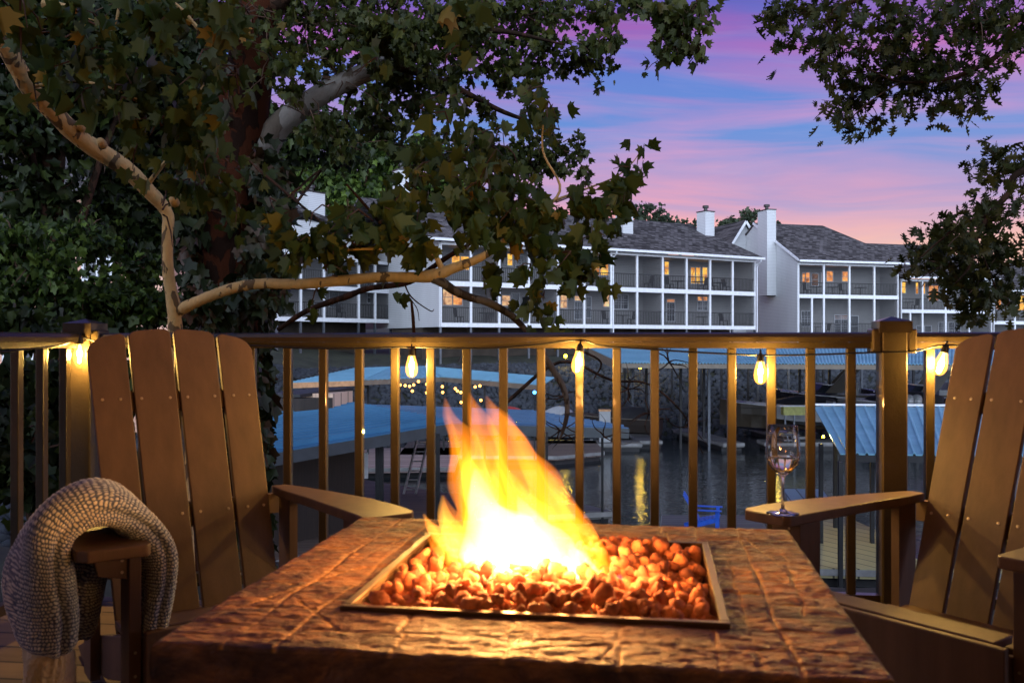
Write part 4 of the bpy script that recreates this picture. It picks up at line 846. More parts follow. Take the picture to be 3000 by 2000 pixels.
high = EXTRA + [(lambda c, a, b, d, n: (c, a, b, d, int(n * .50)))(*q) for q in [B(900, 60, 10.5, 180, 130, 900), B(1120, 60, 11, 170, 120, 1000), B(1340, 60, 11.5, 160, 100, 900), B(1530, 50, 12, 150, 80, 700), B(1700, 30, 12.5, 120, 60, 420), B(1000, 230, 10.2, 130, 90, 480), B(1230, 230, 11, 150, 80, 800), B(1430, 190, 11.6, 130, 60, 520), B(1620, 150, 12, 120, 65, 480), B(1740, 190, 12.2, 60, 60, 200),
        B(900, 340, 10, 90, 80, 260), B(1160, 340, 10.6, 130, 70, 420), B(700, 40, 9.8, 160, 100, 520), B(1380, 300, 11.5, 90, 30, 110), B(1560, 300, 11.5, 40, 70, 120), B(820, 200, 9.8, 110, 90, 360), B(1000, 420, 10.2, 150, 50, 220), B(1260, 440, 10.8, 170, 60, 420), B(1480, 460, 11.5, 110, 80, 480), B(1640, 420, 12, 90, 70, 260), B(1580, 520, 11.5, 110, 80, 340), B(1700, 480, 12, 30, 80, 60), B(1560, 215, 12, 60, 30, 100)]]
crown('crown', high, SYC, .082, M['leaf_mid'], T1, tilt=.8, twig_r=.006)
# drooping sprigs against the sky
spr = [B(1985, 60, 11, 50, 60, 60), B(2020, 40, 11, 50, 55, 50), B(1960, 130, 11, 35, 40, 30), B(1930, 30, 11, 60, 40, 50), B(2050, 120, 11, 35, 50, 26), B(1930, 185, 11, 25, 15, 10), B(2040, 180, 11, 25, 18, 10), B(1850, 10, 12, 80, 25, 70), B(1770, 110, 12, 40, 30, 40)]
crown('sprigs', spr, SYC, .12, M['leaf_mid'], T1, tilt=.5, per_twig=6, droop=1.2, twig_frac=1)
mb = MB(); limb(mb, [(1700, -160, 11.5), (1900, -80, 11), (1960, 10, 11), (1975, 100, 11), (1935, 180, 11)], [.05, .03, .015, .01, .006], 6); limb(mb, [(1940, -40, 11), (2040, 0, 11), (2050, 110, 11), (2040, 180, 11)], [.02, .012, .01, .006], 5); mb.build('sprig_branch', M['bark_dark'], T1)
# ---- nearer slim sycamore with peeling limbs, warm light put into the bark colour
T2 = thing('sycamore_tree', 'slim young sycamore with peeling limbs coloured gold as if lit, forking just above the left chair', 'tree')
y2 = 6.0; mb = MB(); q = at(520, 1000, y2); g0 = ground_at(q.x, q.y)
pts = [Vector((q.x + .1, y2, g0 - .3)), at(530, 1300, y2), at(514, 980, y2), at(510, 905, y2), at(493, 800, y2), at(490, 690, y2), at(489, 622, y2), at(425, 549, y2 - .1), at(361, 489, y2 - .2), at(234, 404, y2 - .4), at(128, 298, y2 - .6), at(85, 255, y2 - .7), at(8, 119, y2 - .9), at(-90, -60, y2 - 1.1)]
pp = curve_pts(pts, 7); mb.tube(pp, [q_ * (1 + rnd.uniform(-.05, .05)) for q_ in lerps([.065, .055, .045, .044, .036, .034, .038, .048, .055, .055, .055, .052, .05, .055], len(pp))], 14)
pr = [(512, 925, y2), (531, 906, y2), (595, 876, y2 - .1), (680, 845, y2 - .2), (765, 831, y2 - .25), (880, 832, y2 - .3), (1000, 822, y2 - .3), (1110, 812, y2 - .3), (1212, 812, y2 - .3), (1275, 806, y2 - .3), (1330, 785, y2 - .3), (1385, 765, y2 - .3), (1440, 735, y2 - .3), (1520, 670, y2 - .2), (1600, 600, y2), (1700, 560, y2 + .1), (1800, 520, y2 + .1), (1850, 480, y2 + .1), (1878, 440, y2 + .1)]
limb(mb, pr, [.042, .038, .035, .034, .033, .033, .034, .032, .034, .042, .032, .028, .022, .016, .011, .007, .005, .004, .002], 12, .05)
FORK = ([(1265, 812, y2 - .3), (1300, 830, y2 - .3), (1332, 852, y2 - .25), (1380, 872, y2 - .2), (1425, 884, y2 - .2), (1480, 912, y2 - .1), (1510, 935, y2), (1560, 990, y2 + .1), (1612, 1070, y2 + .2), (1650, 1135, y2 + .2), (1662, 1200, y2 + .2), (1650, 1260, y2 + .2), (1636, 1290, y2 + .2)], [.032, .03, .028, .026, .024, .024, .022, .020, .022, .022, .018, .012, .006], 10, .06)
limb(mb, [(1300, 800, y2 - .3), (1270, 745, y2 - .3), (1210, 730, y2 - .3), (1120, 728, y2 - .35), (1000, 732, y2 - .4)], [.022, .014, .012, .010, .006], 8)
for ps, r in (([(85, 255, 5.3), (200, 240, 5.2), (300, 250, 5.1), (400, 290, 5.0)], [.012, .009, .007, .004]), ([(425, 549, 5.9), (480, 480, 5.8), (560, 380, 5.6), (640, 200, 5.4), (560, 60, 5.3), (470, -20, 5.2)], [.018, .012, .01, .01, .012, .014]), ([(640, 200, 5.4), (590, 260, 5.4), (580, 330, 5.4)], [.008, .006, .004]),
              ([(128, 10, 5), (215, 28, 5), (235, -10, 5)], [.03, .025, .03]), ([(350, 20, 5.1), (330, 75, 5.1), (260, 55, 5.1)], [.008, .006, .003]), ([(1530, 660, 5.8), (1640, 560, 5.9), (1590, 440, 5.9), (1600, 300, 5.9)], [.012, .009, .007, .003])): limb(mb, ps, r, 7)
for px, py in ((230, 362), (293, 412), (505, 582), (80, 268)): mb.tube([at(px + 8, py + 14, 5.55), at(px, py, 5.5)], [.03, .022], 8)
mb.build('trunk', M['bark_syc'], T2, smooth=True)
mb = MB()
limb(mb, *FORK); mb.build('grey_fork', bark_mat('grey_fork_bark', (.17, .145, .12), (.07, .055, .045), .5, 12), T2, smooth=True); mb = MB()
limb(mb, [(815, 965, 6.6), (900, 910, 6.5), (1010, 870, 6.4), (1080, 845, 6.3), (1200, 825, 6.2), (1300, 760, 6.1), (1400, 700, 6.1)], [.016, .02, .022, .02, .02, .018, .01], 8, .08)
limb(mb, [(1205, 880, 6), (1210, 930, 6), (1213, 985, 6), (1216, 1060, 6)], [.008, .012, .012, .008], 6); limb(mb, [(1180, 820, 6), (1205, 870, 6), (1260, 910, 6), (1272, 905, 6)], [.006, .005, .004, .002], 5); limb(mb, [(1195, 865, 6), (1222, 905, 6), (1228, 940, 6)], [.004, .003, .002], 5)
limb(mb, [(1015, 540, 5.6), (1060, 590, 5.7), (1120, 660, 5.8), (1200, 760, 5.8), (1230, 800, 5.8)], [.006, .009, .01, .008, .01], 6)
limb(mb, [(750, 490, 6.8), (1000, 700, 6.5)], [.012, .008], 5)
mb.build('dead_branches', M['bark_dark'], T2, smooth=True)
near = []
for x, y, d_, rx, ry, n in [(60, 60, 4.6, 90, 70, 34), (180, 110, 4.8, 80, 70, 30), (300, 80, 4.8, 90, 60, 34), (420, 50, 5, 90, 60, 34), (120, 240, 5, 90, 60, 22), (260, 200, 5, 90, 70, 30), (380, 230, 5, 70, 60, 24), (330, 300, 5.1, 80, 50, 26), (400, 310, 5.0, 60, 60, 24), (560, 60, 5, 80, 50, 26), (660, 70, 4.9, 70, 60, 26),
                   (740, 90, 5, 60, 60, 20), (640, 200, 5, 60, 60, 20), (700, 230, 5.1, 80, 60, 24), (560, 300, 5, 80, 70, 28), (630, 340, 5, 70, 60, 24), (620, 410, 5, 40, 40, 16), (480, 370, 5.2, 80, 60, 26), (520, 440, 5.2, 80, 50, 22), (680, 480, 5.3, 80, 60, 22), (740, 460, 5.2, 50, 40, 14), (560, 540, 5.4, 90, 60, 26), (640, 590, 5.4, 80, 60, 26),
                   (470, 620, 5.6, 50, 120, 26), (700, 640, 5.5, 80, 50, 24), (420, 430, 5.3, 60, 50, 14), (820, 590, 5.6, 60, 40, 14), (890, 570, 5.6, 50, 30, 9),
                   (860, 680, 5.6, 90, 60, 40), (960, 700, 5.6, 90, 60, 46), (1040, 720, 5.6, 70, 60, 30), (1000, 620, 5.6, 120, 40, 40), (900, 760, 5.7, 80, 40, 30), (960, 800, 5.6, 60, 40, 20), (1100, 650, 5.6, 90, 60, 40), (1180, 640, 5.6, 90, 60, 46), (1240, 700, 5.6, 80, 40, 26), (1190, 770, 5.6, 60, 30, 14), (1200, 840, 5.7, 40, 25, 7), (930, 860, 5.7, 45, 20, 9), (1170, 815, 5.7, 50, 20, 6),
                   (1300, 620, 5.7, 100, 60, 28), (1400, 560, 5.8, 100, 80, 52), (1400, 670, 5.7, 90, 50, 32), (1500, 600, 5.8, 110, 80, 68), (1600, 600, 5.8, 110, 60, 54), (1520, 690, 5.8, 90, 50, 36), (1450, 770, 5.8, 60, 50, 12), (1550, 790, 5.8, 70, 60, 22), (1640, 740, 5.8, 60, 60, 32), (1700, 820, 5.8, 50, 40, 24), (1590, 870, 5.9, 60, 60, 34), (1600, 930, 5.9, 50, 40, 18), (1740, 700, 5.9, 60, 40, 26), (1770, 640, 6, 60, 30, 20), (1300, 500, 5.9, 140, 90, 80), (1450, 420, 6.1, 130, 70, 50), (1200, 560, 5.8, 110, 60, 34), (1100, 180, 5.2, 90, 60, 14), (1300, 210, 5.4, 90, 60, 12), (1370, 60, 5.4, 120, 60, 16), (1250, 330, 5.6, 120, 60, 24), (1600, 320, 5.9, 60, 60, 34), (1580, 260, 5.9, 60, 40, 16),
                   (1720, 590, 6, 60, 30, 16), (1800, 545, 6, 45, 30, 16), (1840, 500, 6, 35, 26, 12), (1870, 470, 6, 22, 18, 5), (1830, 560, 6, 30, 24, 8), (1880, 500, 6, 18, 14, 4)]: near.append(B(x, y, d_, rx, ry, int(n * (.60 if x > 780 else .80)) + 1, rd=.28))
crown('crown', near, SYC, .092, M['leaf_near'], T2, tilt=.55, per_twig=5, droop=.8, twig_r=.0045, twig_frac=.85, var=.4)
# ---- dark trees and shrubs massed on the left
def bush_tree(name, label, cat, px, y, blobs, m='leaf_dark', size=.17, tmpl=SIM, top=None, group='trees massed on the left bank', r=.16):
    q = at(px, 1000, y); g0 = ground_at(q.x, q.y); t = thing(name, label, cat, group, Vector((q.x, q.y, g0)))
    mb = MB(); tz = top if top is not None else 4.5
    tr_ = curve_pts([Vector((q.x, y, g0 - .3)), Vector((q.x + .15, y, g0 + (tz - g0) * .35)), Vector((q.x - .1, y + .1, g0 + (tz - g0) * .7)), Vector((q.x + .1, y, tz))], 4); mb.tube(tr_, lerps([r, r * .7, r * .5, r * .25], len(tr_)), 9)
    for c, *_ in blobs[:7]:
        b0 = tr_[int(len(tr_) * rnd.uniform(.35, .9))]; c = Vector(c); mb.tube(curve_pts([b0, b0.lerp(c, .5) + Vector((0, 0, .2)), c], 3), lerps([r * .35, r * .2, r * .08], 7), 6)
    mb.build('trunk', M['bark_dark'], t, smooth=True); crown('crown', blobs, tmpl, size, M[m], t, tilt=1.0, twig_frac=.25, twig_r=.008); return t
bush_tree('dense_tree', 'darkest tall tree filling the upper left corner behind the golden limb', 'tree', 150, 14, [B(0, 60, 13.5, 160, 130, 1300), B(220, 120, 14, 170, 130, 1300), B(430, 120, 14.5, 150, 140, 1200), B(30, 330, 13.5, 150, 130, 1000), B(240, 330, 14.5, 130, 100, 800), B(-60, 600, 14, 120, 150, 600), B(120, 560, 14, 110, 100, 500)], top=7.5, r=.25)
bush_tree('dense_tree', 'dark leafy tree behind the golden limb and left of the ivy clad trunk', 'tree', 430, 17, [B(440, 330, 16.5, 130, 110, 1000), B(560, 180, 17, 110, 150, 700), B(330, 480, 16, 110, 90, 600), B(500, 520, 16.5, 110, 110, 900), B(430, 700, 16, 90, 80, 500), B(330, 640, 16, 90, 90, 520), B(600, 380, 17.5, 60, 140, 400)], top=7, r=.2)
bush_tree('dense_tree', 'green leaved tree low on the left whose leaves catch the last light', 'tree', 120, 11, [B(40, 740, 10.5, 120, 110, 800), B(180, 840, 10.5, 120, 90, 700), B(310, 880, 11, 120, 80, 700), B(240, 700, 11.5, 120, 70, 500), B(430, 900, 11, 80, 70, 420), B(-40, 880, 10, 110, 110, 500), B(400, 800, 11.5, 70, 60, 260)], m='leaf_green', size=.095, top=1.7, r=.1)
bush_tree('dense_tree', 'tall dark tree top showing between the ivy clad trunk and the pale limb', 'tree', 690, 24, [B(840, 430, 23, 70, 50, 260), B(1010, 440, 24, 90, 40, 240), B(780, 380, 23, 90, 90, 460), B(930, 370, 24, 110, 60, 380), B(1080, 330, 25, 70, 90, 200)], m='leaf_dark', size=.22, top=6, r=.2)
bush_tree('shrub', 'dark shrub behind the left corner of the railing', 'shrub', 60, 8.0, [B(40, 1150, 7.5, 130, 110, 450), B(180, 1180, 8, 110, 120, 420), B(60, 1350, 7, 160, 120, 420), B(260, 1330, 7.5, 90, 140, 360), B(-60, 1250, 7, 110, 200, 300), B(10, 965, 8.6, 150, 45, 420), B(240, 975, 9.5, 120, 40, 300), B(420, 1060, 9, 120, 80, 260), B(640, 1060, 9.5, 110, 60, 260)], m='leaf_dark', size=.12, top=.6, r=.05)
# ---- trees far behind the houses
def far_tree(px, py, y, rx, ry, n, label, m='leaf_far', size=.5, lumps=7):
    q = at(px, py, y); t = thing('tree', label, 'tree', 'trees behind the condominiums', Vector((q.x, y, -1)))
    bl = [B(px + rnd.uniform(-.75, .75) * rx, py + rnd.uniform(-.7, .7) * ry, y + rnd.uniform(-2, 2), rx * rnd.uniform(.3, .5), ry * rnd.uniform(.25, .42), n // lumps) for _ in range(lumps)]
    mb = MB(); mb.tube([Vector((q.x, y, -1)), Vector((q.x + .2, y, q.z * .5)), q], [.35, .25, .1], 7)
    for b in bl: mb.tube([Vector((q.x + .1, y, q.z * .75)), Vector(b[0])], [.12, .04], 5)
    mb.build('trunk', M['bark_dark'], t); crown('crown', bl, SIM, size, M[m], t, tilt=1.2, twig_frac=0)
for a in ((1900, 640, 98, 50, 46, 420, 'tall airy tree peeking above the middle roof right of its first chimney'), (1950, 655, 100, 26, 34, 260, 'second rounder tree peeking above the middle roof ridge'), (1990, 660, 101, 20, 20, 150, 'smallest tree peeking above the middle roof ridge'), (2035, 665, 101, 14, 12, 60, 'tiny tree top at the right end of the middle roof ridge'),
          (2135, 668, 99, 50, 40, 700, 'bushy dark tree between the two white chimneys'), (2190, 640, 100, 26, 26, 240, 'tree top immediately left of the tallest white chimney'), (2262, 664, 104, 28, 14, 110, 'low tree line just right of the tallest white chimney')): far_tree(*a, size=.42)
for a in ((1180, 500, 95, 110, 110, 2600, 'pale green round tree behind the roof gap left of the middle block'), (1040, 520, 92, 110, 110, 2400, 'green tree behind the wide chimney of the left block'), (900, 480, 90, 110, 110, 2200, 'green tree rising behind the roof of the left block'), (1290, 560, 98, 80, 60, 900, 'green tree half hidden by the hanging sycamore leaves'), (985, 620, 88, 70, 80, 1700, 'low green tree filling the gap right of the wide chimney')): far_tree(*a, m='leaf_green', size=.6, lumps=14)
# ---- oak reaching in from the right
T3 = thing('oak_tree', 'oak whose spiky leaved boughs reach in from the right edge against the pink sky', 'tree')
yo = 9.0; mb = MB(); qx = at(3900, 1000, yo); g0 = ground_at(qx.x, yo)
tp = curve_pts([Vector((qx.x, yo, g0 - .3)), Vector((qx.x, yo, 1)), at(3850, 500, yo), at(3800, 0, yo), at(3750, -500, yo)], 5); mb.tube(tp, lerps([.3, .26, .22, .18, .12], len(tp)), 12)
for ps, r in (([(3850, 500, yo), (3400, 200, yo), (3100, 90, yo), (2960, 140, yo - .2), (2890, 185, yo - .3), (2780, 230, yo - .3), (2640, 240, yo - .3), (2540, 200, yo - .3)], [.12, .08, .05, .03, .026, .018, .012, .006]),
              ([(3820, 300, yo), (3400, -60, yo), (3000, -100, yo), (2700, -60, yo), (2450, 20, yo), (2300, 40, yo)], [.1, .07, .05, .04, .02, .01]),
              ([(3850, 650, yo), (3300, 420, yo - .3), (3000, 500, yo - .5), (2960, 560, yo - .5), (2900, 630, yo - .5), (2860, 700, yo - .5), (2840, 780, yo - .5), (2800, 830, yo - .5)], [.12, .06, .035, .03, .026, .022, .014, .006]),
              ([(2900, 630, yo - .5), (2830, 650, yo - .5), (2760, 700, yo - .5), (2690, 760, yo - .5)], [.014, .012, .009, .005]), ([(2860, 700, yo - .5), (2900, 800, yo - .5), (2930, 880, yo - .5)], [.012, .009, .004]),
              ([(2640, 240, yo - .3), (2560, 290, yo - .3), (2500, 340, yo - .3), (2480, 380, yo - .3)], [.01, .007, .005, .003]), ([(2450, 20, yo), (2420, 120, yo), (2440, 200, yo)], [.012, .008, .004])): limb(mb, ps, r, 8, .05)
mb.build('trunk', M['bark_dark'], T3, smooth=True)
oak = []
for x, y, rx, ry, n in [(2290, 20, 50, 50, 150), (2300, 95, 40, 38, 90), (2350, 30, 70, 40, 160), (2430, 60, 60, 60, 220), (2410, 160, 55, 50, 200), (2470, 170, 50, 50, 150), (2500, 20, 90, 30, 130), (2560, 120, 60, 50, 160), (2620, 40, 70, 40, 170), (2640, 110, 60, 50, 170), (2700, 60, 70, 60, 220), (2720, 150, 60, 50, 160), (2800, 50, 80, 70, 300), (2870, 60, 80, 70, 320), (2960, 40, 80, 80, 380), (2960, 150, 40, 40, 100),
                     (2510, 250, 55, 50, 190), (2590, 240, 60, 50, 180), (2640, 190, 60, 50, 140), (2700, 240, 70, 55, 240), (2770, 220, 70, 60, 270), (2840, 230, 55, 60, 200), (2790, 300, 60, 36, 130), (2640, 290, 40, 30, 70), (2460, 300, 40, 36, 90), (2540, 310, 40, 50, 130), (2490, 360, 40, 32, 80), (2445, 310, 30, 25, 40), (2870, 285, 30, 30, 50),
                     (2900, 470, 45, 36, 120), (2960, 470, 50, 60, 200), (2930, 550, 50, 40, 90), (2990, 560, 30, 70, 100), (2960, 620, 50, 40, 120), (2870, 630, 55, 50, 190), (2820, 690, 60, 50, 230), (2750, 690, 60, 40, 170), (2700, 740, 50, 40, 150), (2670, 780, 40, 25, 60), (2770, 770, 60, 50, 220), (2850, 770, 70, 60, 280), (2930, 740, 60, 60, 200), (2990, 800, 40, 60, 110), (2830, 850, 55, 50, 200), (2900, 860, 55, 60, 200), (2940, 900, 40, 40, 90), (2850, 910, 40, 25, 60), (2990, 680, 30, 50, 90)]: oak.append(B(x, y, yo - .2 + rnd.uniform(-.5, .5), rx, ry, int(n * (.36 if y < 400 else .34)), rd=.3))
crown('crown', oak, OAK, .122, M['leaf_oak'], T3, tilt=1.3, per_twig=7, droop=.2, twig_r=.004, twig_frac=.5)
# bare brush by the water behind the balusters
tbk = thing('bare_brush', 'tangle of leafless twigs hanging over the water behind the balusters', 'brush')
mb = MB()
for i in range(46):
    x0, y0 = rnd.choice([(1640, 1260), (1900, 1210), (1840, 1140), (1700, 1270), (2010, 1250), (1650, 1160), (1770, 1280), (1960, 1060)]); p = Vector((x0, y0)); a = rnd.uniform(0, 6.28); ps = []
    for k in range(5): ps.append((p.x, p.y, 8.2 + rnd.uniform(-.1, .1))); a += rnd.uniform(-.7, .7); p += Vector((math.cos(a), math.sin(a) * .8)) * rnd.uniform(14, 30)
    limb(mb, ps, [.008, .006, .005, .003, .0015], 4, steps=2)
limb(mb, [(1480, 1180, 8.3), (1640, 1060, 8.2), (1790, 1112, 8.2), (1900, 1125, 8.2), (2000, 1210, 8.2), (2060, 1330, 8.2)], [.02, .015, .012, .01, .008, .004], 5)
limb(mb, [(1690, 1020, 8.2), (1760, 1060, 8.2), (1740, 1110, 8.2)], [.012, .01, .006], 5)
mb.build('twigs', M['bark_dark'], tbk); tbk['kind'] = 'thing'
# ================================================================== TERRACE: deck, railing, lights
TH = R(7); DIR = Vector((math.cos(TH), -math.sin(TH), 0)); NRM = Vector((math.sin(TH), math.cos(TH), 0)); DD = 3.446
def railp(px, off=0, z=0):
    """point on the main rail line under pixel px, moved off metres outwards"""
    k = (px - 1500) / F; D = DD + off; y = D / (NRM.y + NRM.x * k); return Vector((k * y, y, z))
M['rail'] = pbr('bronze_rail_paint', (.052, .037, .021), .30, .15, var=.15, vs_=10, bump=.15, bs=140, coat=.25)
M['chair'] = pbr('brown_poly_lumber', (.098, .056, .036), .52, var=.22, vs_=7, bump=.10, bs=120, stretch=(3, 3, .25))
M['screw'] = pbr('screw_head', (.45, .36, .26), .35, .7)
slab([(-2.9, -1.5), (3.4, -1.5), V2(railp(3300, .12)), V2(railp(150, .12))], -.04, 0, M['deck'], None, 'deck_floor', kind='structure')
corner = railp(250)
def rail_section(name, label, a, b, offs, group='deck railings'):
    t = thing(name, label, 'railing', group, (a + b) / 2); d = (b - a).normalized(); n_ = Vector((-d.y, d.x, 0)); up = Vector((0, 0, 1))
    mb = MB(); prof = [(-.032, -.012), (-.032, .006), (-.024, .018), (-.008, .023), (.008, .023), (.024, .018), (.032, .006), (.032, -.012)]; r = []
    for p in (a, b): r.append([p + n_ * x + up * (1.060 + z) for x, z in prof])
    k = len(prof); mb.add(r[0] + r[1], [(i, (i + 1) % k, (i + 1) % k + k, i + k) for i in range(k)] + [tuple(range(k))[::-1], tuple(range(k, 2 * k))]); mb.build('top_rail', M['rail'], t)
    mb = MB(); mb.bar(a + up * 1.036, b + up * 1.036, .036, .022); mb.build('under_rail', M['rail'], t)
    mb = MB(); mb.bar(a + up * .125, b + up * .125, .036, .036); mb.build('bottom_rail', M['rail'], t)
    for s in offs:
        p = a + d * s; mb = MB(); mb.bar(p + up * .143, p + up * 1.025, .031, .031, up=(n_.x, n_.y, 0)); mb.build('baluster', M['rail'], t, bevel=.003)
    return t
pk = [630, 738, 844, 948, 1053, 1158, 1263, 1368, 1475, 1585, 1698, 1807, 1918, 2030, 2143, 2259, 2374, 2492]
right = railp(2612); a = corner + DIR * .05; b = right - DIR * .045
pr = [(railp(x) - a).length for x in ([316, 420, 526] + pk)]
rail_section('deck_railing', 'long bronze railing section between the two posts with the fire in front', a, b, pr)
a2 = right + DIR * .045; b2 = right + DIR * 1.35; rail_section('deck_railing', 'short bronze railing section running behind the right chair', a2, b2, [(railp(x) - a2).length for x in (2722, 2838, 2955, 3075)])
sa = corner - NRM * .05; sb = corner - NRM * 2.3; rail_section('deck_railing', 'side railing section coming forward at the left edge', sa, sb, [.085 + .141 * k for k in range(14)])
def rail_post(p, label, h, w_=.088, g='railing posts'):
    t = thing('railing_post', label, 'post', g, p); mb = MB(); T = lambda x, y, z: p + DIR * x + NRM * y + Vector((0, 0, z)); mb.box(-w_ / 2, w_ / 2, -w_ / 2, w_ / 2, -.02, h, T); mb.build('post', M['rail'], t, bevel=.006)
    mb = MB(); c = w_ / 2 + .012; mb.box(-c, c, -c, c, h - .02, h + .022, T); v = [T(-c, -c, h + .022), T(c, -c, h + .022), T(c, c, h + .022), T(-c, c, h + .022), T(0, 0, h + .040)]; mb.add(v, [(0, 1, 4), (1, 2, 4), (2, 3, 4), (3, 0, 4)]); mb.build('cap', M['rail'], t)
    for s in (-1, 1):
        mb = MB(); mb.box(s * (w_ / 2 + .016) - .016, s * (w_ / 2 + .016) + .016, -.042, .042, 1.008, 1.095, T); mb.build('bracket', M['rail'], t, bevel=.006)
rail_post(right, 'square bronze post with pyramid cap in front of the right condominium', 1.10); rail_post(corner, 'corner bronze post above the left chair with a flat dark cap', 1.10, .095)
# string lights
t = thing('string_lights', 'black cord of clear teardrop bulbs tied along the bronze railing', 'string lights')
def glass_amber():
    m_, tt, b = mat('clear_bulb_glass'); tt.n.remove(b); tr = tt.new('ShaderNodeBsdfTransparent'); tr.inputs[0].default_value = (1, .93, .8, 1); gl = tt.new('ShaderNodeBsdfGlossy'); gl.inputs['Roughness'].default_value = .05
    em = tt.new('ShaderNodeEmission'); em.inputs[0].default_value = (1, .50, .08, 1); em.inputs[1].default_value = 1.1
    m1 = tt.new('ShaderNodeMixShader'); m1.inputs[0].default_value = .12; tt.link(tr.outputs[0], m1.inputs[1]); tt.link(gl.outputs[0], m1.inputs[2]); ad = tt.new('ShaderNodeAddShader'); tt.link(m1.outputs[0], ad.inputs[0]); tt.link(em.outputs[0], ad.inputs[1]); tt.link(ad.outputs[0], tt.n['Material Output'].inputs[0]); return m_
gb = glass_amber(); fil = emis('glowing_filament', (1, .62, .22), 60)
cab = []
for px, py in ((-60, 1034), (0, 1026), (120, 1010), (215, 994), (232, 985), (290, 1000), (420, 1010), (600, 1016), (720, 1012), (900, 1020), (1060, 1020), (1206, 1016), (1400, 1020), (1560, 1010), (1698, 996), (1760, 1012), (1900, 1022), (2030, 1031), (2228, 1040), (2400, 1038), (2560, 1032), (2680, 1028), (2768, 1010), (2900, 1022), (3060, 1026)):
    q = railp(px, -.06 if not 2540 < px < 2690 else -.075); k = q.y / F
    if px < 215: q = corner - NRM * ((232 - px) / 66 * .141) + DIR * .05; k = q.y / F; q = q
    q.z = H - (py - 1000) * k; cab.append(q)
mb = MB(); mb.tube(curve_pts(cab, 5), .0035, 6); mb.build('cord', M['post_dark'], t, smooth=True)
for px, py, tilt, en in ((233, 1035, .03, 1), (1206, 1070, 0, 1), (1694, 1058, .12, 1), (2228, 1088, 0, 1), (2758, 1062, .28, 1)):
    c = railp(px, -.060 if px > 300 else -.085); k = c.y / F; c.z = H - (py - 1000) * k; ax = Vector((math.sin(tilt), 0, math.cos(tilt)))
    def TT(prof, c=c, ax=ax):
        mb = MB(); n = 18; sx = Vector((ax.z, 0, -ax.x))
        for r, z in prof:
            for j in range(n): aa = 2 * math.pi * j / n; mb.v.append(tuple(c + ax * z + sx * r * math.cos(aa) + Vector((0, 1, 0)) * r * math.sin(aa)))
        for i in range(len(prof) - 1):
            for j in range(n): p0 = i * n + j; p1 = i * n + (j + 1) % n; mb.f.append((p0, p1, p1 + n, p0 + n))
        return mb
    b_ = TT([(.0, -.046), (.008, -.045), (.017, -.038), (.0225, -.025), (.0235, -.012), (.021, .006), (.016, .024), (.0125, .037)]).build('bulb', gb, t, smooth=True)
    TT([(.0, .034), (.0120, .034), (.0125, .036), (.0120, .056), (.008, .062), (.004, .066), (.003, .080), (0, .08)]).build('socket', M['post_dark'], b_, smooth=True)
    f = MB()
    for s in (-.0042, 0, .0042): f.tube([c + ax * .03 + Vector((s * .3, 0, 0)), c + ax * .0 + Vector((s * 1.6, .002, 0)), c - ax * .032 + Vector((s, 0, 0))], .0017, 5)
    f.build('filament', fil, b_)
    L = bpy.data.lights.new('bulb_light', 'POINT'); L.energy = 26 * en; L.color = (1, .62, .16); L.shadow_soft_size = .012; lo = bpy.data.objects.new('bulb_light', L); C.objects.link(lo); lo.parent = b_; lo.location = c - ax * .005

